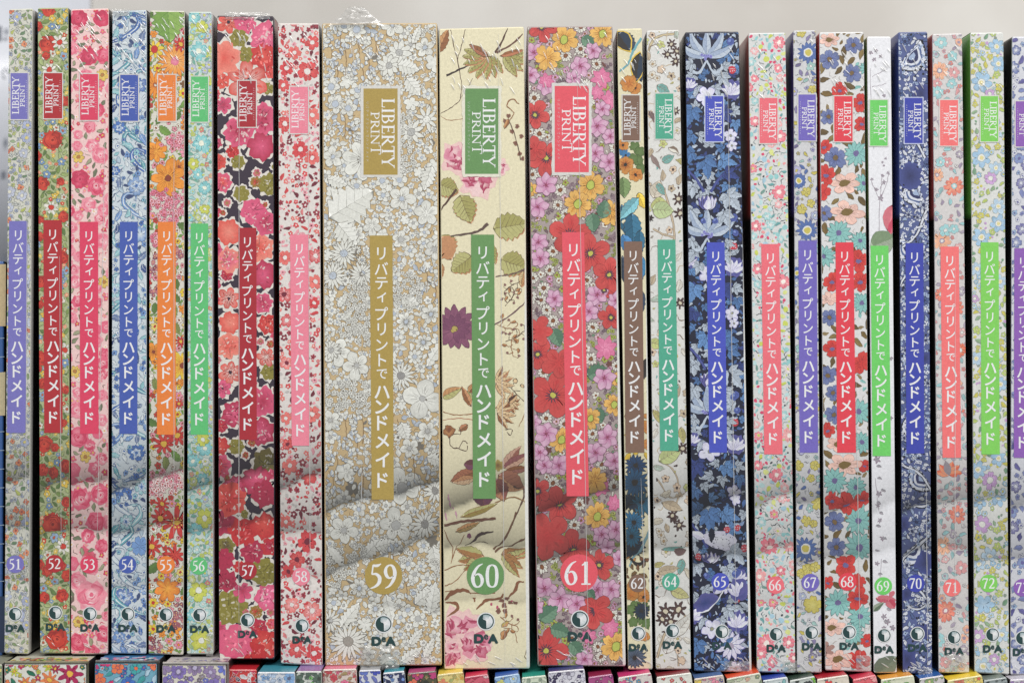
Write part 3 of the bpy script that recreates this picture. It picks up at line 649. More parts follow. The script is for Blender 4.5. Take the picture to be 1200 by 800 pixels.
def print_cream_botanical(a, b):     # 60
    ol = C(186, 182, 118); o2 = C(166, 160, 92); br = C(150, 96, 56); dk = C(84, 56, 44); tan = C(200, 148, 96); pu = C(132, 76, 104); p2 = C(104, 56, 84); pk = C(224, 150, 168); p3 = C(190, 80, 110); lp = C(240, 206, 204); blk = C(56, 42, 40); gold = C(190, 168, 90)
    def st(pts, w=1.1, k=dk): a.new(); a.stroke(pts, w, k)
    def lf(x, y, L, w, th, ser=.22, k=ol, k2=o2, sh=True):
        if sh: a.new(); a.leaf(x + 1.3, y + 1.6, L, w, th, C(196, 140, 96), None, None, .5, None, ser)
        a.new(); a.leaf(x, y, L, w, th, k, k2, C(96, 70, 48), .5, C(104, 84, 54), ser, 0, 5, .6)
    st([(528, 34), (532, 55), (537, 75), (541, 100), (539, 118)], .8); st([(536, 70), (542, 50), (545, 34)], .8); st([(539, 118), (528, 127), (514, 134)], .8); st([(554, 92), (547, 105), (538, 118)], .7)
    st([(514, 135), (526, 141), (546, 139)], .8, br); st([(580, 62), (588, 50), (595, 33)], [2.4, 2.0, 1.4]); st([(582, 62), (600, 52), (613, 40)], [2.6, 2.2, 1.6], C(110, 76, 62)); st([(523, 89), (540, 81), (556, 74)], [2.6, 2.0, 1.2], blk)
    a.new(); a.leaf(513, 62, 30, 12, -1.15, br, tan, dk, .5, dk, .2); 
    for i, th in enumerate(np.linspace(1.0, 3.5, 8)):
        lf(576 + i * -1.5, 66, 30 - abs(i - 3.5) * 2, 9, th, .15, ol if i % 2 else C(200, 196, 132), o2)
    for i, th in enumerate(np.linspace(-.1, 1.0, 4)): lf(590, 66, 28, 10, th, .15)
    a.new(); a.leaf(572, 66, 26, 8, 3.7, br, C(176, 110, 80), dk, .5, dk); a.leaf(586, 66, 30, 6, -.25, C(190, 120, 84), br, dk, .4)
    st([(597, 142), (602, 132), (594, 124), (600, 116), (608, 122)], 1, br)
    for (x, y) in ((600, 154), (606, 148), (611, 160), (604, 168), (609, 180), (596, 136), (592, 142), (613, 186)): a.new(); a.blob(x, y, 2.6, C(100, 66, 60), C(150, 104, 80), .3, 3, n=10)
    st([(596, 140), (604, 160), (610, 188)], .8); a.new(); a.leaf(596, 140, 12, 5, 2.0, tan, br, dk, .4)
    def pinkrose(x, y, r):
        a.new(); a.blob(x, y, r, lp, C(236, 196, 190), .22, 5, n=26)
        for i in range(9):
            a.new(); th = i * TAU / 9 + a.r.random() * .5; f = r * a.r.uniform(.35, .75)
            a.blob(x + f * math.cos(th), y + f * .8 * math.sin(th), r * .36, a.r.choice((lp, pk, C(214, 120, 146))), a.r.choice((pk, p3, lp)), .25, 4, n=14)
        for i in range(12):
            a.new(); th = a.r.random() * TAU; f = r * a.r.uniform(.1, .8); a.leaf(x + f * math.cos(th), y + f * .8 * math.sin(th), r * a.r.uniform(.3, .6), r * .14, th + 1.2, p3, C(170, 60, 90), None, 0, None, 0, .2)
    pinkrose(538, 186, 20); pinkrose(560, 210, 22); pinkrose(586, 196, 10); pinkrose(540, 740, 27); pinkrose(525, 765, 20); pinkrose(556, 755, 20)
    lf(514, 216, 24, 22, .35); lf(539, 229, 34, 26, 1.2); st([(514, 249), (524, 236), (535, 222)], [1.6, 2.2, 3]); st([(516, 278), (540, 275), (560, 271), (572, 262)], [1.2, 2, 2.6, 3.4], C(96, 74, 66))
    lf(514, 276, 30, 30, 1.1); lf(578, 268, 42, 30, -.15, .25); lf(514, 306, 20, 10, 1.5, .2, br, tan); lf(587, 304, 32, 28, .35); lf(553, 300, 30, 24, 2.5); lf(576, 285, 24, 8, 1.4)
    st([(581, 324), (600, 321), (617, 315)], [1.4, 1.6, 2.2], C(110, 84, 76)); lf(614, 318, 18, 8, 1.8, .1, C(216, 190, 140), tan)
    def sprig(x, y, s, th, n=6, k=dk):
        d = np.array([math.cos(th), math.sin(th)]); q = np.array([-d[1], d[0]]); p0 = np.array([x, y])
        st([p0, p0 + d * s * .5 + q * s * .08, p0 + d * s], .8, k)
        for i in range(n):
            f = (i + 1) / n; s2 = 1 if i % 2 else -1; b0 = p0 + d * s * f
            st([b0, b0 + q * s2 * s * .22 + d * s * .1, b0 + q * s2 * s * .3 - d * s * .02], [.7, .5], k); e = b0 + q * s2 * s * .3
            a.new()
            if a.r.random() < .5: a.blob(e[0], e[1], 1.7, C(120, 80, 84), C(150, 110, 96), .2, 3, n=8)
            else: a.leaf(e[0], e[1], 6, 3, a.r.random() * TAU, tan, br, dk, .3)
    sprig(592, 358, 24, -1.0); sprig(610, 330, 22, 2.6, 5); sprig(582, 380, 26, .2, 6, br); sprig(592, 400, 26, -.5, 5); sprig(600, 395, 22, 1.5, 5, br)
    a.new(); a.petals(533, 385, 6, 26, 15, 9, pu, p2, .4, C(150, 92, 116)); a.petals(533, 385, 4, 18, 12, 7, C(120, 66, 96), p2, .4, pu); a.blob(532, 386, 9, gold, C(168, 150, 80), .25, 6); 
    for i in range(10): a.disc(532 + a.r.uniform(-7, 7), 386 + a.r.uniform(-7, 7), .8, C(110, 90, 50), n=5)
    st([(556, 386), (570, 384), (584, 378), (600, 368), (616, 354)], [1, 1.4, 1.4, 1.8, 1.6], C(110, 80, 84))
    a.new(); a.leaf(516, 466, 28, 12, -.45, ol, tan, dk, .5, dk); a.leaf(552, 470, 16, 10, -2.2, ol, br, dk, .5, dk, .2); a.leaf(550, 460, 12, 8, -1.1, br, tan, dk, .5, dk, .2); a.leaf(552, 476, 26, 8, -2.0, C(206, 150, 104), br, dk, .4, dk)
    st([(517, 482), (535, 486), (556, 484), (580, 478), (590, 470)], 1, br); st([(518, 492), (540, 490), (560, 496), (566, 520)], .8, C(180, 110, 80)); lf(548, 498, 12, 7, 2.6, 0, C(206, 140, 100), br, False)
    for (x, y) in ((589, 447), (591, 482), (604, 470)):
        a.new()
        for th in np.linspace(-1.2, 1.0, 6): a.leaf(x - 8, y + 2, 22 if x < 600 else 14, 6.5, th, a.r.choice((C(196, 140, 100), br, C(214, 176, 130))), C(226, 196, 150), dk, .4, dk)
    st([(596, 452), (606, 462), (614, 470)], .8, dk); st([(604, 445), (600, 456), (610, 458)], .7, dk); a.new(); a.disc(604, 446, 3, dk); a.disc(604, 446, 2.2, C(226, 196, 150)); a.disc(612, 452, 2.4, dk); a.disc(612, 452, 1.6, C(226, 196, 150))
    st([(592, 503), (600, 503), (598, 510), (594, 506)], .8); st([(608, 500), (616, 480), (617, 460)], .7, br)
    a.new(); a.blob(526, 505, 6.5, tan, br, .2, 4, out=dk); a.blob(526, 503, 3.5, C(120, 70, 50), br, .2, 4); st([(527, 511), (528, 522), (537, 525), (543, 516), (548, 520)], 1); st([(530, 508), (540, 508), (538, 500)], .8); st([(534, 524), (546, 528), (548, 522)], .8)
    for (x, y, L, w, th, k, k2) in ((588, 548, 34, 11, -.85, C(160, 100, 84), C(206, 164, 140)), (590, 548, 36, 11, -.5, C(214, 170, 144), C(150, 90, 90)), (592, 552, 30, 8, -.15, C(170, 110, 96), br), (584, 556, 36, 26, .55, C(206, 152, 110), C(176, 116, 90)), (580, 560, 30, 22, 1.2, C(190, 132, 96), C(150, 90, 80)), (556, 552, 30, 14, 2.75, C(176, 112, 80), br), (556, 560, 26, 10, 2.95, C(206, 150, 104), C(226, 190, 150)), (556, 545, 12, 12, 3.3, C(104, 58, 66), pu), (566, 580, 14, 22, 1.5, C(90, 50, 70), p2)):
        a.new(); a.leaf(x, y, L, w, th, k, k2, C(110, 66, 50), .5, C(120, 72, 60), .12, 0, 5, .5)
    a.new(); a.blob(584, 545, 6, C(120, 84, 50), gold, .3, 6)
    st([(602, 567), (612, 572), (614, 582), (608, 596), (600, 615)], [2, 1.6, 1.6, 1.2], C(100, 72, 60)); st([(580, 590), (600, 584), (618, 588)], 1.1, C(150, 110, 70))
    a.new(); a.leaf(540, 606, 46, 8, -.35, C(160, 140, 70), ol, br, .5, br); st([(520, 616), (540, 611), (560, 609), (581, 607)], [2.4, 3, 3.4, 2.6], C(116, 76, 60)); lf(534, 622, 30, 7, -.35, .05, C(170, 140, 84), tan, False)
    a.new(); a.blob(550, 626, 2.4, C(130, 76, 100), None or pu, .1, 3); st([(545, 638), (556, 630), (562, 624), (578, 622)], [1, 1.8, 3.4, 1], C(80, 60, 56)); st([(556, 636), (566, 633), (572, 634)], [1, 2, 1], dk)
    st([(520, 620), (530, 640), (530, 655)], .8, br); st([(544, 625), (534, 645), (528, 660)], .7, br); st([(605, 600), (596, 622), (578, 646)], [1.8, 1.8, 2.4], C(120, 84, 60)); st([(618, 628), (600, 636), (580, 648)], [1.4, 1.6, 2], C(120, 84, 60))
    for i, th in enumerate((3.3, 2.9, 2.5, .0, -.15, .55, .9)): lf(566 if i < 3 else 588, 650, 32 - 2 * (i % 3), 10, th, .2, ol, C(170, 120, 70))
    st([(521, 668), (536, 662), (552, 662)], .9, br); st([(521, 686), (534, 680), (548, 664)], .9, br); st([(521, 692), (540, 690), (552, 693), (580, 693)], .9, br)
    for (pts, w) in (([(521, 702), (530, 693), (545, 690), (552, 694)], [2, 5, 3, 1]), ([(522, 706), (534, 708), (536, 714), (524, 722)], [2, 4, 4, 1]), ([(556, 700), (556, 706)], [4, 1]), ([(558, 714), (570, 704), (585, 700), (590, 694)], [1, 4, 4, 1]), ([(596, 698), (604, 690), (607, 682), (614, 681)], [1, 4, 3, 1])):
        st(pts, w, C(140, 90, 60))
    for (x, y) in ((588, 704), (594, 700), (598, 706), (591, 710), (604, 706), (584, 716), (592, 716)): a.new(); a.blob(x, y, 3, C(110, 72, 62), C(140, 96, 80), .3, 4, n=10)
    for (x, y) in ((576, 709), (583, 712), (600, 703)): a.new(); a.disc(x, y, 1.5, p3)
    sprig(586, 722, 24, .5, 6, br); st([(590, 735), (602, 738), (606, 752)], .7, br); a.new(); a.leaf(592, 738, 12, 7, 1.9, tan, br, dk, .4); a.leaf(596, 728, 10, 5, 2.5, gold, tan, dk, .4)
    st([(618, 758), (615, 768), (618, 772), (620, 766), (616, 764)], .7, dk)
    for (x, y) in ((525, 578), (530, 592), (534, 600), (522, 603), (527, 585)): a.new(); a.leaf(x, y, 8, 2, 1.4, C(214, 160, 180), None, None)
def print_poppy_bouquet(a, b):       # 61
    a.floor = 1.15e-4; a.span = 8e-5        # large blooms are printed over the small filler
    rd = C(204, 76, 72); r2 = C(180, 50, 54); yl = C(226, 164, 66); y2 = C(230, 182, 96); pk = C(208, 156, 186); p2 = C(218, 176, 200); hp = C(218, 116, 156); gr = C(112, 148, 120); g2 = C(84, 122, 96); lg = C(166, 180, 78); mv = C(118, 96, 104); w = C(222, 220, 208); br = C(150, 96, 50); o = C(110, 66, 60)
    def poppy(x, y, r): r *= .9; a.new(); a.claim(x, y, r * .85); a.flower(x, y, r, 5, 'round', rd, C(204, 60, 60), None, 0, C(140, 40, 44), .5, vein=C(160, 44, 46)); a.petals(x, y, 1, r * .34, 14, 1.5, C(84, 56, 70), None); a.disc(x, y, r * .12, C(196, 190, 80))
    def yell(x, y, r): r *= .88; a.new(); a.claim(x, y, r * .88); a.flower(x, y, r, 6, 'notch', y2, yl, None, 0, C(150, 96, 40), .5, vein=C(160, 100, 40)); a.disc(x, y, r * .27 + .5, C(110, 100, 40), sq=1.25, rot=.3); a.disc(x, y, r * .25, C(184, 194, 84), sq=1.3, rot=.3)
    def pinkf(x, y, r): r *= .88; a.new(); a.claim(x, y, r * .85); a.petals(x, y, r * .1, r, 6, r * .75, p2, C(140, 88, 120), .4, C(196, 120, 164), .12); a.petals(x, y, 0, r * .3, 6, 1, C(150, 66, 96), None)
    def hot(x, y, r): a.new(); a.claim(x, y, r * .85); a.petals(x, y, 0, r, 7, r * .6, hp, C(190, 70, 120), .3, C(240, 150, 184))
    def grn(x, y, L, th): a.new(); a.claim(x + L * .5 * math.cos(th), y + L * .5 * math.sin(th), L * .35); a.leaf(x, y, L, L * .75, th, gr, g2, C(60, 90, 70), .5, C(70, 104, 82), .25)
    for q in ((635, 32, 20), (627, 135, 20), (640, 185, 24), (628, 175, 16), (668, 275, 28), (692, 297, 27), (714, 322, 22), (632, 388, 20), (716, 372, 17), (630, 415, 20), (655, 425, 22), (648, 463, 31), (656, 592, 27), (630, 575, 18), (642, 628, 30), (672, 642, 24), (702, 662, 20), (697, 715, 24), (640, 762, 30), (708, 340, 14)): poppy(*q)
    for q in ((661, 47, 18), (641, 68, 18), (706, 40, 17), (692, 217, 19), (677, 239, 19), (717, 250, 17), (622, 222, 10), (720, 474, 15), (692, 490, 14), (658, 515, 17), (697, 562, 17), (700, 605, 18), (722, 757, 20), (724, 445, 10)): yell(*q)
    for q in ((626, 62, 13), (680, 78, 15), (695, 60, 12), (672, 92, 12), (640, 100, 14), (622, 88, 12), (700, 148, 15), (715, 160, 12), (698, 180, 14), (714, 190, 14), (706, 128, 11), (640, 217, 16), (630, 243, 15), (631, 284, 14), (633, 303, 14), (650, 350, 13), (700, 345, 15), (690, 365, 14), (722, 352, 12), (708, 443, 16), (640, 508, 17), (625, 495, 12), (655, 545, 15), (638, 545, 13), (712, 512, 16), (698, 530, 15), (720, 540, 14), (632, 530, 12), (722, 620, 14), (712, 640, 13), (638, 688, 16), (656, 702, 17), (676, 708, 15), (700, 690, 17), (716, 690, 14), (628, 712, 11), (685, 772, 13), (705, 625, 12), (726, 655, 11)): pinkf(*q)
    for q in ((705, 92, 12), (715, 118, 12), (640, 95, 9), (700, 108, 9), (710, 408, 14), (704, 572, 12), (715, 735, 11), (690, 745, 9), (720, 590, 9)): hot(*q)
    for q in ((682, 44, 18, .6), (706, 256, 22, -1.4), (694, 250, 22, 1.5), (688, 440, 26, -.3), (700, 478, 18, 1.3), (632, 726, 26, -.6), (645, 735, 24, .3), (668, 752, 22, .8), (648, 385, 22, 1.2), (690, 690, 12, 1)): grn(*q)
    def star(a, x, y, r):
        a.petals(x, y, r * .3, r, 11, r * .42, w, C(96, 70, 70), .4); a.disc(x, y, r * .36, br, C(110, 60, 40))
    a.floor = 4e-5; a.span = 7e-5
    a.scatter(b, [dict(r=(6.5, 8), n=70, gap=.85, f=star),
                  dict(r=(4.5, 6), n=50, gap=.85, f=clump([lg, C(190, 196, 110), C(150, 160, 80)], C(120, 110, 50), C(110, 110, 60))),
                  dict(r=(5, 7), n=60, gap=.85, f=clump([mv, C(134, 112, 120), C(100, 80, 90)], C(150, 130, 134))),
                  dict(r=(3, 4.5), n=160, gap=.8, f=mini([pk, lg, w, C(214, 180, 190)], None, [br], o, 5)),
                  dict(r=(2, 3), n=200, gap=.8, f=leafy([lg, w, mv, gr], o))])
def print_exotic_teal(a, b):         # 62
    tl = C(36, 96, 124); nv = C(36, 52, 72); aq = C(110, 170, 180); cr = C(232, 224, 190); og = C(204, 140, 66); gr = C(104, 128, 76); yl = C(226, 190, 60); bl = C(60, 120, 170); bk = C(46, 40, 36); br = C(124, 82, 50)
    def thistle(x, y, r, k): a.new(); a.claim(x, y, r * .8); a.petals(x, y, 0, r, 16, r * .3, k, bk, .3, np.asarray(k) * .6); a.disc(x, y, r * .22, bk)
    for (x, y, L, w, th, k) in ((726, 40, 26, 18, .8, nv), (748, 72, 24, 16, 1.4, nv), (730, 208, 24, 16, 1.5, gr), (748, 226, 20, 10, 1.2, yl), (728, 240, 36, 16, 1.4, tl), (748, 232, 34, 14, 2.3, aq), (740, 250, 40, 20, 1.5, tl), (730, 275, 26, 14, 1.2, bl), (750, 270, 30, 12, 1.6, tl), (752, 300, 34, 14, 1.7, C(44, 110, 150)), (729, 300, 30, 12, 1.5, nv), (752, 340, 34, 12, 1.7, nv), (758, 420, 24, 10, 1.7, bk)):
        a.new(); a.claim(x + math.cos(th) * L / 2, y + math.sin(th) * L / 2, w * .45); a.leaf(x, y, L, w, th, k, np.asarray(k) * 1.5 + .01, bk, .6, np.asarray(k) * .5, .2)
    a.new(); a.stroke([(752, 45), (742, 60), (736, 75), (726, 84)], [3, 2.4, 2.4, 2], aq); a.stroke([(762, 620), (752, 640), (742, 655), (738, 664)], [3, 3, 2.4, 2], C(120, 160, 170)); a.stroke([(738, 656), (748, 662), (758, 656)], [3, 4, 3], bk)
    a.new(); a.leaf(724, 38, 26, 18, 1.0, bk, nv, yl, 1.6); a.leaf(750, 62, 34, 16, 1.7, bk, nv, yl, 1.6)
    thistle(744, 565, 17, C(40, 84, 120)); thistle(752, 590, 15, tl); thistle(740, 588, 13, nv); thistle(745, 545, 13, C(36, 70, 110)); thistle(743, 612, 13, C(44, 110, 150)); thistle(742, 640, 14, nv); thistle(740, 628, 12, tl); thistle(752, 716, 9, nv); thistle(744, 770, 13, C(80, 96, 116))
    for (x, y, r) in ((737, 98, 10), (744, 103, 8), (730, 170, 7), (733, 193, 10), (745, 205, 8), (760, 500, 9), (761, 520, 8), (745, 690, 12), (754, 698, 8), (755, 745, 6), (740, 695, 9)):
        a.new(); a.claim(x, y, r); a.flower(x, y, r, 6, 'frill', og, C(206, 120, 40), bk, .2, C(120, 70, 30), .4, vein=C(150, 80, 30))
    for (x, y, r) in ((729, 176, 6), (733, 182, 7)): a.new(); a.claim(x, y, r); a.flower(x, y, r, 5, 'round', bl, bl, bk, .2)
    for (x, y) in ((744, 172), (750, 178), (748, 188), (742, 186), (751, 198), (744, 710), (755, 712), (750, 725), (742, 728), (758, 730), (748, 740), (740, 715), (758, 700)):
        a.new(); a.claim(x, y, 5); a.blob(x, y, 5.5, gr, C(90, 116, 56), .25, 5, out=C(64, 84, 44))
    for (x, y, w, h) in ((742, 262, 8, 14), (752, 285, 6, 16), (757, 455, 6, 18), (748, 622, 8, 10)): a.new(); a.blob(x, y, w, cr, cr, .3, 3, sq=1.4, rot=1.57)
    a.scatter((725, 480, 764, 600), [dict(r=(4, 7), n=18, f=leafy([yl, og, bk, nv], bk))])
    a.scatter((735, 655, 764, 690), [dict(r=(3, 5), n=10, f=leafy([br, og, C(120, 90, 50)], bk))])
def print_white_botanical(a, b):     # 64
    br = C(74, 52, 50); ol = C(186, 178, 112); bg = C(196, 178, 150); tl = C(120, 176, 168); o = C(130, 112, 96); g = C(160, 150, 140); lm = C(200, 206, 130)
    def pansy(x, y, r): a.new(); a.claim(x, y, r); a.flower(x, y, r, 7, 'point', br, C(90, 64, 60), C(206, 196, 170), .3, C(50, 36, 36), .4)
    def stem(pts, w=1.2, k=bg): a.new(); a.stroke(pts, w, o); a.stroke(pts, w * .6, k)
    stem([(760, 60), (765, 48), (775, 42), (790, 40)], 3, C(206, 190, 150)); stem([(778, 220), (786, 250), (790, 270), (789, 300)], 2.6); stem([(765, 268), (778, 275), (790, 278)], 2.4); stem([(775, 540), (790, 552), (796, 575), (790, 600)], 2.2); stem([(770, 770), (778, 745), (788, 730)], 3); stem([(795, 780), (795, 750), (803, 720)], 2.4); stem([(770, 560), (785, 580), (804, 575)], 1.8)
    for q in ((787, 52, 6), (793, 60, 6), (782, 64, 6), (792, 72, 6), (795, 233, 8), (797, 250, 8), (792, 130, 5), (780, 716, 9), (795, 714, 10), (776, 725, 8), (786, 728, 8), (788, 604, 7), (796, 615, 7), (800, 525, 8), (797, 355, 7), (762, 256, 4), (790, 608, 5)): pansy(*q)
    for q in ((765, 75, 4), (764, 88, 4.5), (770, 92, 3.5), (775, 626, 4), (778, 632, 4), (772, 622, 3.5)):
        a.new(); a.claim(*q); a.flower(q[0], q[1], q[2], 5, 'round', C(220, 214, 200), None, C(180, 150, 110), .3, o)
    for (x, y, L, w, th, k) in ((770, 100, 18, 10, .6, tl), (776, 190, 16, 9, -.5, tl), (773, 250, 20, 20, -1.6, lm), (766, 232, 22, 16, -1.2, C(216, 206, 186)), (770, 215, 16, 8, 1, tl), (764, 245, 26, 20, .1, C(190, 206, 150)), (760, 130, 28, 6, .9, C(120, 96, 100)), (762, 180, 22, 5, 1, C(150, 130, 126)), (775, 645, 28, 8, -.2, tl), (790, 646, 14, 12, 0, C(110, 84, 84)), (800, 655, 18, 9, 1.8, tl), (772, 540, 30, 18, -.5, C(196, 206, 140)), (770, 670, 26, 10, -.2, bg), (786, 690, 24, 12, .4, C(210, 206, 140)), (790, 745, 34, 14, -.9, C(216, 214, 206)), (775, 590, 26, 10, .3, bg), (780, 765, 22, 14, -1.2, C(226, 224, 218)), (760, 400, 20, 12, .3, lm), (765, 480, 24, 8, .9, ol), (795, 450, 20, 8, 1.8, bg), (798, 500, 20, 8, 1.4, ol)):
        a.new(); a.claim(x + math.cos(th) * L / 2, y + math.sin(th) * L / 2, w * .45); a.leaf(x, y, L, w, th, k, np.asarray(k) * .85, o, .5, o)
    a.scatter(b, [dict(r=(5, 7), n=34, f=leafy([C(214, 206, 186), bg, ol, C(186, 200, 186), C(226, 222, 210)], o, o, .9, .2)),
                  dict(r=(3.5, 5), n=40, gap=1.05, f=mini([C(218, 212, 200), bg, lm, C(220, 196, 170)], None, [ol, br], o, 5)),
                  dict(r=(4, 7), n=46, gap=.85, f=squiggle([o, bg, g], 1.1)),
                  dict(r=(1.6, 2.6), n=60, gap=1.1, f=leafy([br, ol, g, tl]))])
def print_navy_strawberry(a, b):     # 65
    a.floor = 1.15e-4; a.span = 8e-5        # large blooms are printed over the small filler
    gw = C(188, 200, 214); gb = C(140, 166, 206); bl = C(84, 126, 182); b2 = C(54, 72, 140); vi = C(92, 90, 156); wv = C(214, 212, 232); nv = C(18, 22, 46); rd = C(214, 66, 80); w = C(226, 228, 234)
    def oak(x, y, s, th, k=gw):
        a.new(); a.claim(x + math.cos(th) * s * .5, y + math.sin(th) * s * .5, s * .42)
        for d, f in ((0, 1), (.75, .72), (-.75, .72), (1.5, .5), (-1.5, .5)): a.leaf(x, y, s * f, s * .36 * (f + .2), th + d, k, np.asarray(k) * .82, nv, .4, np.asarray(k) * .5, .3, 0, 3)
    def bleaf(x, y, s, th): oak(x, y, s, th, a.r.choice((bl, C(104, 150, 206), b2)))
    def lily(x, y, s, up=-1):
        a.new(); a.claim(x, y, s * .6)
        for th in (-1.57, -1.0, -2.14, -.45, -2.7): a.leaf(x, y, s * (1 if abs(th + 1.57) < .1 else 1.15), s * .3, th * -up, gw, C(160, 176, 200), nv, .5, C(120, 136, 166), 0, .1 * np.sign(th + 1.57))
        for i in range(9): a.disc(x + a.r.uniform(-7, 7), y + a.r.uniform(-3, 4), 1.8, vi, C(150, 150, 216), n=6)
        for sgn in (-1, 1): a.stroke([(x, y + 4), (x + sgn * 8, y + 18), (x + sgn * 16, y + 16), (x + sgn * 18, y + 8)], [1.5, 3.4, 3, 1.5], gw)
    def tulip(x, y, s):
        a.new(); a.claim(x, y, s * .8)
        for th in (-2.2, -.95, -1.9, -1.25, -1.57): a.leaf(x, y + s * .6, s * 1.5, s * .75, th, wv, vi, nv, .5)
        a.leaf(x, y + s * .6, s, s * .7, -1.57, w, wv)
    def thist(x, y, s):
        a.new(); a.claim(x, y, s * .8); a.blob(x, y, s * .9, b2, vi, .15, 6)
        for th in np.linspace(-2.6, -.5, 6): a.leaf(x, y + s * .5, s * 1.2, s * .4, th, w, wv, vi, .3)
    def straw(x, y, s=4.4): a.new(); a.claim(x, y, s); a.blob(x, y, s, rd, C(190, 50, 66), .06, 3, sq=1.1); [a.disc(x + i * 2.4 - 2.4, y + j * 2.4 - 1, .6, w, n=5) for i in range(3) for j in range(2)]; a.leaf(x, y - s, s * .9, s * .6, -.4, gw); a.leaf(x, y - s, s * .9, s * .6, -2.7, gw)
    def white5(x, y, r): a.new(); a.claim(x, y, r); a.flower(x, y, r, 5, 'round', wv, w, C(150, 150, 120), .2, C(120, 120, 190), .6)
    def berry(x, y, r=4.5): r *= .75; a.new(); a.claim(x, y, r); a.disc(x, y, r, b2, C(84, 100, 170)); a.disc(x - 1, y - 1, r * .4, C(120, 140, 200))
    per = 212.0
    for k in range(4):
        y0 = 67 + k * per * .98
        if k < 3: lily(828 + k * .5, y0, 32)
        for q in ((812, 22, 16, 2.2), (845, 22, 16, .9), (818, 34, 14, 1.9), (838, 34, 14, 1.2), (812, 8, 15, 2.6), (848, 10, 12, .3), (858, 62, 14, .4)): oak(q[0] + k * 2, y0 + q[1], q[2], q[3])
        straw(858 + k * 1.5, y0 + 15 - k * 1.5); thist(858 + k * 2, y0 + 38, 13); thist(808 + k * 2, y0 + 32, 9); berry(856 + k * 2, y0 - 18, 6)
        white5(828 + k * 2, y0 + 46, 12); white5(856 + k * 2, y0 + 92, 8); white5(858 + k * 2, y0 + 104, 6)
        for q in ((812, 60, 24, 1.9), (845, 62, 20, .9), (826, 118, 26, 1.4), (845, 120, 20, .3), (812, 112, 20, 2.7), (812, 90, 18, 2.2), (862, 75, 14, 1.5), (850, 135, 18, .4)): bleaf(q[0] + k * 2, y0 + q[1], q[2], q[3])
        berry(822 + k * 2, y0 + 124, 4.5); berry(836 + k * 2, y0 + 124, 4.5)
        tulip(829 + k * 2, y0 + 172, 12); berry(824 + k * 2, y0 + 192, 4.5); berry(838 + k * 2, y0 + 192, 4.5); berry(860 + k * 2, y0 + 188, 6); berry(862 + k * 2, y0 + 206, 5)
        for q in ((812, 152, 20, 2.4), (812, 178, 22, 2.0), (852, 160, 26, .9), (848, 182, 20, 1.2), (830, 136, 16, 1.57)): oak(q[0] + k * 2, y0 + q[1], q[2], q[3])
        for s in (-1, 1): a.new(); a.stroke([(829 + s * 4 + k * 2, y0 + 158), (829 + s * 14 + k * 2, y0 + 142), (829 + s * 26 + k * 2, y0 + 130)], [3.5, 3, 2.6], b2); a.stroke([(829 + s * 4 + k * 2, y0 + 158), (829 + s * 14 + k * 2, y0 + 142), (829 + s * 26 + k * 2, y0 + 130)], .8, vi)
    a.new(); a.blob(844, 632, 20, w, wv, .06, 3, sq=.5, rot=.15); a.leaf(826, 630, 20, 9, 3.5, w, wv); a.claim(844, 632, 20)
    for i in range(40): th = a.r.random() * TAU; q = math.sqrt(a.r.random()); a.disc(844 + 17 * q * math.cos(th), 633 + 8 * q * math.sin(th), .55, nv, n=5)
    for (x, y) in ((852, 620), (864, 618), (818, 650), (872, 640)): straw(x, y, 3.6)
    a.new(); a.blob(826, 706, 17, b2, vi, .1, 4, sq=.6, rot=-.6); a.leaf(836, 695, 26, 12, -.9, wv, vi); a.leaf(816, 714, 24, 14, 2.6, b2, wv); a.claim(826, 706, 18)
    a.new(); a.stroke([(812, 720), (830, 715), (842, 700), (848, 690)], 1.6, w); thist(866, 690, 14); thist(866, 676, 11); oak(858, 712, 22, 1.2); white5(852, 688, 7)
    a.new(); a.petals(856, 756, 2, 17, 12, 5, wv, vi, .5, w); a.disc(856, 756, 4, C(170, 160, 180)); a.claim(856, 756, 14)
    a.floor = 4e-5; a.span = 7e-5
    a.scatter(b, [dict(r=(6, 8.5), n=40, gap=.7, f=lambda a, x, y, r: oak(x, y, r * 1.8, a.r.random() * TAU)), dict(r=(4.5, 7), n=90, gap=.7, f=lambda a, x, y, r: bleaf(x, y, r * 1.8, a.r.random() * TAU)),
                  dict(r=(2.6, 4.2), n=160, gap=.74, f=leafy([bl, gb, gw, b2, C(70, 104, 160), gw], None)),
                  dict(r=(1.4, 2.2), n=240, gap=.8, f=leafy([gb, b2, gw, C(60, 84, 150), gw]))])
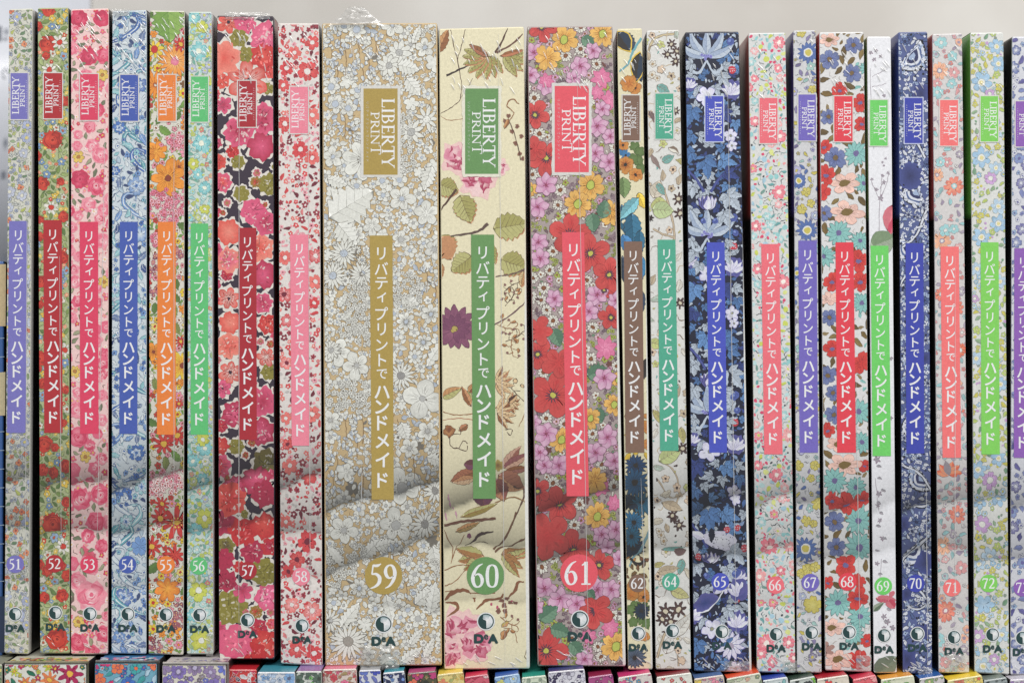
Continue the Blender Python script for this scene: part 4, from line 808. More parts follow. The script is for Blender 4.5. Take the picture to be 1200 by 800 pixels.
def print_candy_ditsy(a, b):         # 66
    pk = C(236, 112, 132); p2 = C(240, 160, 160); lm = C(206, 216, 96); aq = C(150, 206, 206); dk = C(58, 62, 72); bl = C(170, 206, 222); hp = C(220, 70, 110); g = C(120, 160, 150); w66 = C(226, 226, 222)
    for (x, y, r) in ((913, 50, 8), (912, 80, 6), (884, 92, 5), (885, 142, 7), (914, 160, 8), (913, 225, 9), (886, 265, 7), (918, 330, 9), (888, 315, 7), (888, 545, 6), (910, 556, 8), (902, 640, 12), (925, 640, 8), (890, 675, 8), (915, 668, 6), (898, 753, 11), (924, 752, 8), (892, 765, 7), (930, 770, 7), (905, 775, 7), (925, 510, 9)):
        a.new(); a.claim(x, y, r); a.flower(x, y, r, 6, 'notch', a.r.choice((pk, p2, pk)), C(244, 190, 190), C(250, 240, 230), .3)
    a.scatter(b, [dict(r=(4.5, 6), n=40, gap=.95, f=mini([pk, p2, C(226, 226, 224), aq], [C(244, 206, 200), C(230, 236, 236)], [lm, w66], None, 6, 'notch')),
                  dict(r=(2.6, 3.8), n=110, gap=.9, f=dotty([lm, C(220, 226, 140), aq, bl, C(190, 222, 222)])),
                  dict(r=(2.4, 4), n=170, gap=.82, f=leafy([aq, g, C(110, 170, 170), lm, bl])),
                  dict(r=(1.6, 2.4), n=110, gap=.9, f=dotty([pk, hp, hp, p2])),
                  dict(r=(2, 3), n=260, gap=.72, f=squiggle([dk, dk, C(90, 110, 116), g], .75)),
                  dict(r=(1, 1.6), n=160, gap=.8, f=dotty([dk, aq, pk, lm]))])
def print_purple_meadow(a, b):       # 67
    bl = C(86, 112, 170); yl = C(204, 190, 88); pu = C(112, 104, 144); lv = C(168, 164, 206); aq = C(160, 196, 190); o = C(110, 112, 120); w = C(222, 222, 218)
    for (x, y, r) in ((947, 62, 13), (946, 270, 13), (944, 642, 14), (936, 212, 9), (934, 320, 8)):
        a.new(); a.claim(x, y, r * .9); a.petals(x, y, 3, r, 13, 4, bl, C(60, 80, 130), .3); a.disc(x, y, r * .42, w); a.disc(x, y, r * .3, yl)
    for (x, y, r) in ((939, 38, 6), (945, 225, 6), (950, 238, 5), (940, 245, 6), (945, 610, 6), (953, 613, 5), (952, 708, 11), (946, 668, 7), (955, 545, 6), (935, 545, 7), (958, 590, 8), (950, 560, 5), (955, 665, 6), (938, 672, 5), (952, 105, 5)):
        a.new(); a.claim(x, y, r); a.flower(x, y, r, 5, 'notch', yl, C(214, 204, 120), None, 0, C(130, 120, 60), .5, vein=C(140, 130, 70))
    a.scatter(b, [dict(r=(4, 5.5), n=34, f=mini([lv, aq, pu, C(180, 180, 214)], [w, aq], [yl, w], o, 5, 'notch')),
                  dict(r=(2.8, 4.2), n=90, gap=.9, f=leafy([pu, C(140, 130, 170), yl, aq, bl], o)),
                  dict(r=(1.6, 2.4), n=90, gap=.95, f=mini([lv, aq, yl, w], None, [pu], o, 5)),
                  dict(r=(1.4, 2.4), n=60, f=squiggle([o], .6))])
def print_poppy_white(a, b):         # 68
    a.floor = 1.15e-4; a.span = 8e-5        # large blooms are printed over the small filler
    bl = C(108, 120, 164); rd = C(214, 64, 56); aq = C(138, 194, 188); pc = C(240, 196, 180); ol = C(124, 100, 52); o = C(84, 86, 104); lv = C(112, 102, 150)
    def blue(x, y, r): a.new(); a.claim(x, y, r * .9); a.flower(x, y, r, 5, 'notch', bl, C(120, 132, 184), C(120, 96, 60), .24, C(66, 74, 120), .4, vein=C(70, 80, 130))
    def redp(x, y, r): a.new(); a.claim(x, y, r * .85); a.flower(x, y, r, 4, 'notch', rd, C(206, 50, 48), None, 0, C(150, 40, 40), .4, sq=.85, vein=C(150, 36, 40)); a.disc(x, y + 1, r * .25, lv, sq=.7)
    def aqd(x, y, r): a.new(); a.claim(x, y, r * .85); a.petals(x, y, 2, r, 13, r * .34, aq, C(80, 130, 130), .35); a.disc(x, y, r * .23, lv)
    def peach(x, y, r): a.new(); a.claim(x, y, r * .85); a.flower(x, y, r, 6, 'round', pc, C(244, 208, 196), None, 0, C(170, 130, 120), .4, sq=.7, tilt=0, vein=C(190, 150, 140)); a.leaf(x - r * .4, y + 1, r * .8, r * .45, -.2, ol)
    for q in ((1000, 53, 11), (972, 70, 12), (998, 86, 11), (971, 137, 10), (979, 185, 13), (972, 372, 10), (970, 440, 11), (976, 460, 10), (977, 486, 11), (978, 612, 12), (980, 640, 11), (966, 250, 9)): blue(*q)
    for q in ((984, 106, 11), (1008, 120, 12), (966, 172, 10), (968, 205, 13), (965, 225, 10), (1006, 305, 14), (1008, 330, 13), (975, 330, 12), (1010, 145, 10), (975, 408, 12), (1009, 426, 15), (970, 504, 10), (1013, 545, 8), (992, 590, 16), (1010, 585, 13), (991, 662, 15), (1005, 700, 15), (970, 682, 8), (1006, 680, 9), (1006, 772, 15), (1016, 750, 9), (975, 585, 10)): redp(*q)
    for q in ((1003, 180, 15), (983, 273, 15), (1008, 282, 11), (966, 300, 13), (1012, 215, 11), (1010, 355, 12), (1006, 482, 15), (1010, 518, 12), (978, 563, 15), (1003, 570, 12), (1006, 610, 16), (1007, 640, 17), (982, 706, 17), (1008, 722, 14), (1000, 742, 13), (1016, 80, 9)): aqd(*q)
    for q in ((972, 47, 12), (990, 215, 18), (993, 249, 20), (972, 350, 12), (982, 520, 13), (990, 545, 20), (975, 735, 15), (982, 772, 18), (966, 760, 12)): peach(*q)
    a.floor = 4e-5; a.span = 7e-5
    a.scatter(b, [dict(r=(5, 8), n=90, gap=.78, f=leafy([ol, C(140, 118, 66), C(104, 84, 46)], C(84, 70, 40), None, .8)),
                  dict(r=(3, 4.5), n=60, gap=.8, f=leafy([ol, aq, C(150, 130, 90)], None)),
                  dict(r=(2, 3), n=30, gap=1.1, f=squiggle([C(170, 160, 150)], .6))])
def print_pale_stems(a, b):          # 69
    g = C(168, 160, 168); g2 = C(140, 140, 146); pk = C(210, 112, 124); gr = C(158, 170, 148); dg = C(96, 116, 92); pu = C(150, 130, 146)
    for pts in ([(1024, 175), (1021, 120), (1020, 80)], [(1022, 90), (1030, 86), (1038, 82)], [(1022, 102), (1032, 100), (1038, 98)], [(1030, 270), (1031, 235), (1034, 205)], [(1031, 235), (1025, 222), (1020, 210)], [(1031, 235), (1039, 215), (1042, 200)], [(1031, 222), (1036, 210)], [(1026, 560), (1030, 600)], [(1030, 690), (1033, 655)]):
        a.new(); a.stroke(pts, .7, g)
    for (x, y, s) in ((1032, 232, 4), (1027, 222, 3), (1022, 210, 2.4), (1036, 214, 3), (1041, 203, 2.4), (1034, 206, 2.4), (1020, 62, 3), (1027, 60, 2.6), (1032, 66, 2.6), (1024, 70, 3), (1034, 190, 1.8), (1038, 186, 1.8), (1036, 194, 1.8), (1036, 112, 2.4), (1028, 538, 5), (1030, 578, 4), (1029, 590, 3), (1031, 610, 3), (1034, 630, 3), (1028, 660, 3), (1036, 722, 4), (1040, 728, 4), (1046, 735, 4), (1036, 735, 3), (1030, 760, 2.6), (1034, 520, 3), (1044, 490, 3), (1044, 420, 3)):
        a.new(); a.petals(x, y, 0, s, 5, s * .5, pu, None); a.blob(x, y, s * .5, g2, g, .3, 4, n=8)
    for i in range(16): a.new(); y = 545 + i * 14; a.leaf(1025 + a.r.uniform(0, 14), y, 6, 3, .3, g, g2)
    a.new(); a.leaf(1020, 290, 34, 28, -.4, gr, C(124, 146, 112), dg, .4, C(120, 140, 110), 0, 0); a.leaf(1046, 240, 32, 18, 1.75, pk, C(232, 130, 140), None); a.leaf(1044, 275, 20, 10, -1.4, pk, C(206, 70, 96))
    a.new(); a.leaf(1026, 700, 26, 9, .1, C(206, 90, 110), pk); a.leaf(1040, 702, 14, 12, .9, pk, C(200, 70, 92)); a.leaf(1022, 716, 18, 8, -.7, dg, gr); a.leaf(1026, 792, 34, 24, -.75, C(120, 132, 112), C(104, 116, 98), dg, .4, dg); a.leaf(1048, 692, 10, 6, 2.3, pk)
def print_navy_paisley(a, b):        # 70
    nv = C(44, 50, 96); n2 = C(36, 40, 76); bk = C(24, 26, 42); w = C(216, 220, 230); lb = C(160, 178, 208); mb = C(80, 100, 148)
    def paisley(x, y, s, th):
        a.new(); a.claim(x, y, s * .6); d = math.cos(th), math.sin(th)
        for f, k in ((1.0, bk), (.9, w), (.72, mb), (.6, w), (.45, nv), (.25, lb)): a.leaf(x - d[0] * s * f * .8, y - d[1] * s * f * .8, s * 1.7 * f, s * .95 * f, th, k, k, None, 0, None, .18 if f == .9 else 0, .16)
    paisley(1068, 66, 26, -1.0); paisley(1074, 225, 24, 1.0); paisley(1066, 290, 22, .6); paisley(1072, 500, 22, 1.2); paisley(1068, 645, 26, -.8); paisley(1080, 560, 22, .8)
    a.new(); a.disc(1066, 206, 18, bk); a.disc(1066, 206, 17, nv, C(70, 80, 144)); a.claim(1066, 206, 17)
    for i in range(14): th = i * TAU / 14; a.disc(1066 + 17.5 * math.cos(th), 206 + 17.5 * math.sin(th), 1.8, w, n=6)
    for pts in ([(1054, 148), (1070, 160), (1084, 185)], [(1057, 290), (1074, 275), (1088, 240)], [(1054, 335), (1070, 310), (1087, 300)], [(1058, 545), (1078, 555), (1092, 575)], [(1056, 660), (1072, 640), (1092, 625)], [(1060, 700), (1076, 690), (1090, 710)], [(1062, 590), (1080, 596), (1092, 590)], [(1056, 420), (1070, 440), (1088, 450)], [(1056, 700), (1075, 715), (1090, 700)]):
        a.new(); a.stroke(pts, 4, bk); a.stroke(pts, 2.2, w); a.claim(*pts[1], 4)
    for (x, y, r) in ((1080, 110, 12), (1084, 660, 12), (1062, 695, 8), (1062, 772, 12), (1080, 740, 10), (1058, 615, 8), (1084, 420, 8)): a.new(); a.claim(x, y, r); a.blob(x, y, r, nv, C(66, 76, 140), .2, 4)
    a.scatter(b, [dict(r=(4, 6), n=50, gap=.85, f=mini([w, lb, mb], [mb, w], [nv, w], bk, (5, 6, 7), 'daisy')),
                  dict(r=(2.6, 4), n=150, gap=.8, f=leafy([w, lb, w, mb], bk, None, .9)),
                  dict(r=(1.8, 2.6), n=240, gap=.75, f=mini([w, lb, w], None, [nv, bk], None, 4)),
                  dict(r=(1, 1.6), n=300, gap=.7, f=dotty([w, lb, bk]))])
def print_coral_meadow(a, b):        # 71
    cr = C(232, 128, 110); pc = C(238, 184, 150); pk = C(222, 160, 160); aq = C(160, 208, 210); mv = C(164, 150, 172); o = C(150, 140, 146); w = C(226, 224, 218); og = C(226, 110, 80)
    for (x, y, r, k, c) in ((1101, 83, 11, pc, mv), (1118, 218, 12, cr, aq), (1104, 282, 11, pc, mv), (1108, 585, 0.1, og, mv), (1105, 640, 12, pc, aq), (1108, 716, 13, cr, C(200, 110, 120)), (1122, 603, 10, cr, mv), (1122, 795, 9, cr, w), (1098, 205, 8, pc, mv), (1120, 360, 10, cr, w), (1103, 345, 9, cr, aq), (1125, 410, 9, og, w), (1102, 790, 8, pc, mv)):
        a.new(); a.claim(x, y, r * .95); a.flower(x, y, r, 9, 'notch', k, C(238, 170, 140), c, .26, o, .4); a.disc(x, y, r * .16, w)
    a.new()
    for th in np.linspace(-2.9, -.2, 6): a.leaf(1112, 556, 17, 8, th, og, C(236, 150, 110), o, .4)
    a.claim(1112, 550, 12)
    for (x, y, r) in ((1103, 50, 8), (1116, 66, 6), (1118, 85, 7), (1115, 98, 6), (1098, 98, 6), (1098, 108, 8), (1108, 270, 8), (1118, 268, 6), (1117, 640, 7), (1126, 665, 8), (1100, 750, 8), (1108, 775, 7), (1110, 190, 6), (1102, 190, 6)):
        a.new(); a.claim(x, y, r); a.flower(x, y, r, 5, 'notch', aq if a.r.random() < .6 else pk, None, w, .25, o, .4)
    a.scatter(b, [dict(r=(4, 6), n=40, f=mini([pk, aq, mv, pc], [w, pk], [w, mv], o, 5, 'notch')),
                  dict(r=(3, 4.6), n=110, gap=.9, f=leafy([mv, C(180, 168, 184), aq, pk, C(150, 190, 190)], o)),
                  dict(r=(1.8, 2.6), n=90, gap=.9, f=mini([pk, cr, aq, w], None, [mv], o, 5))])
def print_sky_posies(a, b):          # 72
    bl = C(158, 194, 222); b2 = C(184, 208, 226); yl = C(208, 200, 92); lm = C(188, 204, 110); pu = C(198, 158, 206); gr = C(124, 164, 130); w = C(230, 230, 222); o = C(140, 152, 140)
    for (x, y, r) in ((1150, 97, 12), (1168, 55, 9), (1170, 75, 9), (1150, 185, 12), (1167, 197, 8), (1150, 278, 11), (1170, 262, 10), (1170, 242, 9), (1145, 315, 8), (1172, 330, 8), (1144, 420, 8), (1172, 450, 9), (1146, 550, 10), (1170, 537, 9), (1148, 590, 8), (1160, 650, 10), (1147, 662, 8), (1153, 708, 12), (1174, 743, 9), (1152, 780, 12), (1170, 585, 9)):
        a.new(); a.claim(x, y, r * .95); a.flower(x, y, r, 6, 'round', bl if a.r.random() < .6 else b2, b2, w, .36, o, .5); a.disc(x, y, r * .2, C(226, 214, 150))
    for (x, y, r) in ((1161, 209, 8), (1160, 562, 10), (1151, 614, 10), (1146, 745, 9), (1165, 772, 7), (1160, 110, 6), (1142, 350, 5)):
        a.new(); a.claim(x, y, r); a.flower(x, y, r, 6, 'notch', pu, C(214, 180, 220), w, .36, o, .5)
    a.scatter(b, [dict(r=(3.5, 5), n=50, f=mini([yl, lm, yl], None, [C(220, 216, 150)], o, 5)),
                  dict(r=(3, 4.4), n=90, gap=.9, f=leafy([yl, gr, lm, C(150, 180, 140)], o, None, 1.0)),
                  dict(r=(2.2, 3.4), n=110, gap=.85, f=mini([bl, b2, lm, yl], None, [w, yl], o, 5)),
                  dict(r=(1.4, 2), n=120, gap=.85, f=dotty([o, gr, yl, pu]))])
def print_violet_blooms(a, b):       # 73
    pu = C(104, 100, 160); p2 = C(130, 140, 190); lb = C(150, 176, 206); o = C(110, 112, 140); w = C(214, 216, 224)
    a.scatter(b, [dict(r=(6, 8), n=34, gap=.95, f=mini([pu, p2, C(90, 106, 164)], [w, lb], [w, pu], o, (5, 6), 'notch')),
                  dict(r=(4, 5.5), n=60, gap=.9, f=leafy([pu, C(84, 82, 140), p2], o)),
                  dict(r=(2.4, 3.4), n=80, gap=.9, f=mini([lb, p2, w], None, [pu], o, 5))])

# lower-row prints come from one recipe with their own colours and scale
def print_mixed(petal, leafk, centre, out, size, dense=1.0, veil=None):
    def f(a, b):
        s = size
        for (x, y, r, k) in veil or (): a.new(); a.claim(x, y, r); a.flower(x, y, r, 7, 'point', k, k, centre[0], .25, out, .5)
        a.scatter(b, [dict(r=(s * .8, s), n=int(60 * dense), gap=.95, f=mini(petal, None, centre, out, (5, 6), 'notch', vein=np.asarray(out) if s > 6 else None)),
                      dict(r=(s * .5, s * .75), n=int(90 * dense), gap=.9, f=leafy(leafk, out, None, .9)),
                      dict(r=(s * .25, s * .4), n=int(140 * dense), gap=.9, f=mini(petal + leafk, None, centre, out, 5)),
                      dict(r=(s * .3, s * .4), n=int(50 * dense), gap=.95, f=squiggle([out] + leafk, .8))])
    return f

# ------------------------------------------------------------------ the wall behind
def build_wall():
    y = 0.262
    V = []; F = []
    xs = [-0.9, 0.9]
    g = 0.0004
    for i in range(1):
        x0 = xs[i] + g / 2; x1 = xs[i + 1] - g / 2; k = len(V)
        for yy in (y, y + 0.02):
            V += [(x0, yy, -0.7), (x1, yy, -0.7), (x1, yy, 0.8), (x0, yy, 0.8)]
        F += [(k, k + 1, k + 2, k + 3), (k + 4, k + 7, k + 6, k + 5), (k, k + 3, k + 7, k + 4), (k + 1, k + 5, k + 6, k + 2), (k + 3, k + 2, k + 6, k + 7), (k, k + 4, k + 5, k + 1)]
    m = plain_material('painted_wall', C(211, 208, 202), 0.8, 0.05, 7.0, C(192, 187, 180))
    o = mesh_object('wall', V, F, m)
    o['kind'] = 'structure'
    tag(o, 'plain off-white wall with faint smudges behind the upper row of boxes', 'wall')
build_wall()

def build_poster():
    """bluish white sheet with small grey drawings, seen past the left end of the row"""
    a = Art(5); a.new()
    g = C(118, 124, 136); g2 = C(150, 154, 164)
    def rect(x, y, w, h, k=g): a.new(); a.quad([(x, y), (x + w, y), (x + w, y + h), (x, y + h)], k)
    rect(-2.5, 31, 4.5, 17, C(98, 104, 116)); rect(6, 34, 4, 6, g2); rect(5, 44, 4, 3, g2)
    for pts in ([(2, 86), (7, 80), (12, 87)], [(3, 88), (7, 92)]): a.new(); a.stroke(pts, 1.3, g, False)
    rect(5, 164, 4, 7, C(100, 106, 118)); rect(6.5, 160, 1, 16, g2); rect(2, 201, 5, 8, C(104, 108, 120)); rect(2, 300, 5, 7, g)
    for i in range(9): a.new(); a.stroke([(-40 + i * 3, 60 + i * 24), (-18, 62 + i * 24), (-8, 60 + i * 24)], 1.2, g2)
    V, T, K = a.arrays()
    yb = 0.2585; f = (D + yb) / D
    W = np.stack([(V[:, 0] - 600) * S * f, -V[:, 2] + yb - 0.0006, (400 - V[:, 1]) * S * f], 1)
    x0, x1 = (-260 - 600) * S * f, (105 - 600) * S * f; z0, z1 = (400 - 330) * S * f, (400 + 60) * S * f
    B = np.array([(x, y, z) for y in (yb, yb + 0.003) for (x, z) in ((x0, z0), (x1, z0), (x1, z1), (x0, z1))])
    F = [(0, 1, 2, 3), (4, 7, 6, 5), (0, 4, 5, 1), (1, 5, 6, 2), (2, 6, 7, 3), (3, 7, 4, 0)]
    Kb = np.tile(C(205, 208, 216), (8, 1))
    o = mesh_object('poster', np.vstack([B, W]), F, MAT_LABEL, None, np.vstack([Kb, K]), T + 8)
    tag(o, 'bluish white poster with small grey drawings on the wall at the left', 'poster')
build_poster()

# ------------------------------------------------------------------ boxes
RNG = random.Random(11)
def quad_map(q):
    """(u, v) in the unit square -> photograph pixel on a leaning spine"""
    tl, tr, br, bl = [np.asarray(p, float) for p in q]
    def f(u, v):
        u = np.asarray(u)[..., None]; v = np.asarray(v)[..., None]
        return (tl * (1 - u) + tr * u) * (1 - v) + (bl * (1 - u) + br * u) * v
    return f
def uv_of(q, P):
    """inverse of quad_map for quads with near level top and bottom"""
    tl, tr, br, bl = [np.asarray(p, float) for p in q]
    u = np.full(len(P), .5)
    for _ in range(4):
        yt = tl[1] + (tr[1] - tl[1]) * u; yb = bl[1] + (br[1] - bl[1]) * u
        v = (P[:, 1] - yt) / (yb - yt)
        xl = tl[0] + (bl[0] - tl[0]) * v; xr = tr[0] + (br[0] - tr[0]) * v
        u = (P[:, 0] - xl) / (xr - xl)
    return u, v

def carton_body(q, y0, depth, front_k, right_k, left_k, back_k, band=None, round_px=1.6, top_k=None, rise=0.0, margin=0.0, margin_k=None, band_v=.28):
    """hexahedral card box with softened spine edges; q in spine-plane pixels at depth y0 (negative = nearer)"""
    f = quad_map(q); sc = (D + y0) / D
    vs = [0.0, 0.0016, 0.004, 0.05, 0.15, band_v, band_v + .012, 0.45, 0.7, 0.93, 0.996, 0.9986, 1.0]
    tl, tr, br, bl = [np.asarray(p, float) for p in q]
    V = []; K = []; ring = []
    wpx = np.linalg.norm(tr - tl); r = round_px / max(wpx, 1)
    # profile: (u offset, depth behind spine in metres, colour slot)
    arc = [(0.0, 1.0), (0.13, 0.5), (0.5, 0.13), (1.0, 0.0)]
    prof = [(0.0, depth, 'l'), (0.0, .013, 'l'), (0.0, round_px * S, 'l')] + [(r * a, round_px * S * b, 'e') for a, b in arc[1:]] + [(1 - r * a, round_px * S * b, 'm') for a, b in arc[::-1][:-1]] + [(1.0, round_px * S, 'r'), (1.0, .0036, 'r'), (1.0, .0046, 'R'), (1.0, depth, 'R')]
    for v in vs:
        inset = 1.2 if v in (0.0, 1.0) else (0.35 if v in (0.0016, 0.9986) else 0.0)
        row = []
        for (u, d, slot) in prof:
            uu = 0.5 + (u - 0.5) * (1 - 2 * inset / wpx)
            p = f(np.array(uu), np.array(v))
            yy = y0 + max(d, inset * S)
            bulge = 0.0
            s2 = sc
            row.append(len(V)); V.append(((p[0] - 600) * S * s2, yy, (400 - p[1]) * S * s2 + (rise * S * (d / depth) if v < 0.01 else 0)))
            if slot == 'R': c = left_k * 0.6
            elif slot in 'lr':
                c = left_k if slot == 'l' else right_k
                if band is not None and v <= band_v: c = band
                if slot == 'r' and d < 0.01 and margin_k is not None and v > .35: c = margin_k
            elif slot == 'm' and margin_k is not None and v > .35: c = margin_k
            else: c = front_k
            K.append(c)
        ring.append(row)
    F = []; m = len(prof)
    for i in range(len(vs) - 1):
        for j in range(m - 1):
            F.append((ring[i][j], ring[i + 1][j], ring[i + 1][j + 1], ring[i][j + 1]))
        F.append((ring[i][m - 1], ring[i + 1][m - 1], ring[i + 1][0], ring[i][0]))
    k = len(V)
    for row, rev in ((ring[0], False), (ring[-1], True)):
        idx = []
        for j in row: idx.append(len(V)); V.append(V[j]); K.append(top_k if top_k is not None else front_k)
        F.append(tuple(idx[::-1]) if rev else tuple(idx))
    return np.array(V), F, np.array(K, float)

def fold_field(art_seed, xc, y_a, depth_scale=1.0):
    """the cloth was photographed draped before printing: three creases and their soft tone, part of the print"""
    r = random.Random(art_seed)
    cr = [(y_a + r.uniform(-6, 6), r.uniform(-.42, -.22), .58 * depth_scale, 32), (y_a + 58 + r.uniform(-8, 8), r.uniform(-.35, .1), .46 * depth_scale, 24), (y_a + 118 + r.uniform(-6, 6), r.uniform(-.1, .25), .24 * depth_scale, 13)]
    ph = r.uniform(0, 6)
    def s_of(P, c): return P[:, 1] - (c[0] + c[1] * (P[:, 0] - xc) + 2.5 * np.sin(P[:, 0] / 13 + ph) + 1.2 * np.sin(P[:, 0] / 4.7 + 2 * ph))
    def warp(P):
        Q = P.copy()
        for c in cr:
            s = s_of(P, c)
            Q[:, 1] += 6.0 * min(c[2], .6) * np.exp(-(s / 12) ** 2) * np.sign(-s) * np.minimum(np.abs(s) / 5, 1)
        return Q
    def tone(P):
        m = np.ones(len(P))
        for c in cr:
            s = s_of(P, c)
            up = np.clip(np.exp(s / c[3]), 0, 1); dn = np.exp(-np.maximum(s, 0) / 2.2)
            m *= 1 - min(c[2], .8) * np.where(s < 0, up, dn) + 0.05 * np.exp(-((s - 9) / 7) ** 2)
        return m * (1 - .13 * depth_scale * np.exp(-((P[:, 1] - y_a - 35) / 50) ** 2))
    return warp, tone

def lay_print(q, y0, fn, seed, ground, fold=None, margin_u=0.0, ymax=None):
    """ink mesh for a spine: ground grid plus shapes, cut to the spine"""
    a = Art(seed); a.floor = 4e-5
    xs = [p[0] for p in q]; ys = [p[1] for p in q]
    box = (min(xs), min(ys), max(xs), ymax or max(ys))
    fn(a, box)
    P, T, K = a.arrays()
    z = P[:, 2].copy(); P = a.hand_drawn(P[:, :2])
    f = quad_map(q)
    nu = max(4, int((q[1][0] - q[0][0]) / 4)); nv = 252
    uu, vv = np.meshgrid(np.linspace(0.012, 1 - margin_u - .012, nu + 1), np.linspace(0.002, .998, nv + 1))
    marg = lambda t: margin_u * np.clip((t - .30) / .35, 0, 1)
    uu = .012 + (uu - .012) / (1 - .024 - margin_u) * (1 - .024 - marg(vv))
    G = f(uu.ravel(), vv.ravel())
    i = np.arange(nu * nv); rr, cc = i // nu, i % nu; b0 = rr * (nu + 1) + cc
    TG = np.vstack([np.stack([b0, b0 + nu + 1, b0 + nu + 2], 1), np.stack([b0, b0 + nu + 2, b0 + 1], 1)])
    KG = np.tile(np.asarray(ground, float), (len(G), 1))
    if fold is not None:
        warp, tone = fold
        P = warp(P)
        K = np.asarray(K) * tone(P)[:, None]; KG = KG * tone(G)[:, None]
    u, v = uv_of(q, P)
    lo_u = 0.012; hi_u = 1 - 0.012 - marg(v)
    out = (u[T].max(1) <= lo_u) | (u[T].min(1) >= hi_u[T].min(1)) | (v[T].max(1) <= .002) | (v[T].min(1) >= .998)
    T = T[~out]
    P = f(np.clip(u, lo_u, hi_u), np.clip(v, .002, .998))
    used = np.unique(T); remap = np.zeros(len(P), int); remap[used] = np.arange(len(used))
    P, z, K, T = P[used], z[used], np.clip(K[used], 0, 1), remap[T]
    A = np.vstack([np.hstack([G, np.full((len(G), 1), 2.5e-5)]), np.hstack([P, z[:, None]])])
    TT = np.vstack([TG, T + len(G)]); KK = np.vstack([KG, K])
    sc = (D + y0) / D
    W = np.stack([(A[:, 0] - 600) * S * sc, y0 - A[:, 2], (400 - A[:, 1]) * S * sc], 1)
    return W, TT, KK

Z_LABEL = 2.0e-4       # labels are printed over the cloth pattern
def flat_part(name, art, parent, origin, y0=0.0, mat=None):
    V, T, K = art.arrays()
    W = np.stack([(V[:, 0] - 600) * S, y0 - Z_LABEL - V[:, 2], (400 - V[:, 1]) * S], 1)
    return mesh_object(name, W, [], mat or MAT_LABEL, parent, K, T, origin)

def logo_patch(b, root, org):
    x0, x1, y0, y1 = b['logo']; up = b['num'] < 59 or b['num'] == 62
    big = b['num'] in (59, 60, 61)
    a = Art(b['num']); a.new(); m = 3.4 if big else 1.2
    # ragged white surround of the stamp
    ys = np.linspace(y0 - m, y1 + m, 30); xs = np.linspace(x0 - m, x1 + m, 14); j = lambda n: a.g.normal(0, m * .13, n)
    rim = np.vstack([np.stack([xs[:-1], y0 - m + j(13)], 1), np.stack([x1 + m + j(29), ys[:-1]], 1), np.stack([xs[::-1][:-1], y1 + m + j(13)], 1), np.stack([x0 - m + j(29), ys[::-1][:-1]], 1)])
    a.fan(((x0 + x1) / 2, (y0 + y1) / 2), rim, b['halo'], b['halo'])
    k = b['ink'] * 0.97
    a.quad([(x0, y0), (x1, y0), (x1, y1), (x0, y1)], k)
    W = x1 - x0; H = y1 - y0; cx = (x0 + x1) / 2; cy = (y0 + y1) / 2
    s1 = W * .375; s2 = W * .25
    A, L1 = serif_word(a, 'LIBERTY', cap, s1, WHITE); sq = H * .80 / L1
    A, L1 = serif_word(a, 'LIBERTY', cap, s1, WHITE, sq)
    B, L2 = serif_word(a, 'PRINT', cap, s2, WHITE, 1.0, .05, 1.2); sq2 = H * .49 / L2
    B, L2 = serif_word(a, 'PRINT', cap, s2, WHITE, sq2, .05, 1.2)
    def place(pts, base, start):
        # word x runs along the spine, word y across it
        if up: return np.stack([x0 + base - pts[:, 1], y1 - start - pts[:, 0]], 1)
        return np.stack([x1 - base + pts[:, 1], y0 + start + pts[:, 0]], 1)
    
    for st, base, start in ((A, W * .09 + s1, H * .115), (B, W * .12 + s1 + s2 * 1.16, H * .27)):
        for pts, w in st:
            a.stroke(place(pts, base, start), np.maximum(w, .62 if not big else .7), WHITE, len(pts) > 2, 4)
    faint = WHITE * .55 + k * .45
    n = 15
    for i in range(n):
        t = H * (.14 + .72 * (i + .5) / n)
        p = (x0 + W * .885, y1 - t) if up else (x1 - W * .885, y0 + t)
        if big:
            put_glyph(a, KANA[i], 0, 0, 3.6, faint); V = a.V[-1]
            V[:, :2] = np.stack([p[0] - V[:, 1], p[1] + V[:, 0]], 1)
        else:
            a.stroke([(p[0] - .5, p[1] - .35), (p[0] + .5, p[1] + .35)], .55, faint, False)
    return flat_part('logo_patch', a, root, org)

def title_strip(b, root, org):
    (x0, x1, y0), (u0, u1, y1) = b['strip']
    big = b['num'] in (59, 60, 61)
    a = Art(b['num'] + 1); a.new()
    n = 12
    for i in range(n):
        s, t = i / n, (i + 1) / n
        g = lambda f: (x0 + (u0 - x0) * f, x1 + (u1 - x1) * f, y0 + (y1 - y0) * f)
        l0, r0, ya = g(s); l1, r1, yb = g(t)
        a.quad([(l0, ya), (r0, ya), (r1, yb), (l1, yb)], b['ink'])
    
    sc = 1.24 if big else 1.0
    for i, ch in enumerate(KANA):
        f = KPOS[i]; cx = (x0 + x1) / 2 + ((u0 + u1) - (x0 + x1)) / 2 * f; cy = y0 + (y1 - y0) * f
        sz = KSIZE[i] * sc * (.98 if i < 9 else .97)
        put_glyph(a, ch, cx + (0 if ch not in 'ト' else .5), cy, sz, WHITE, (.12 if i < 9 else .34) * sc, .98)
    return flat_part('title_strip', a, root, org)

def number_badge(b, root, org):
    cx, cy, r = b['badge']; a = Art(b['num'] + 2); a.new()
    a.disc(cx, cy, r, b['ink'], n=48)
    h = r * 1.17 if r < 15 else r * 1.22
    s = str(b['num']); adv = .63
    Lw = (adv * 2 - .05) * h
    for i, ch in enumerate(s):
        for pts, w in digit(ch):
            P = np.array([(cx - Lw / 2 + (i * adv + p[0] - .02) * h, cy + h / 2 - p[1] * h) for p in pts])
            a.stroke(P, np.asarray(w) * h * 1.02, WHITE, len(pts) > 2, 6)
    return flat_part('number_badge', a, root, org)

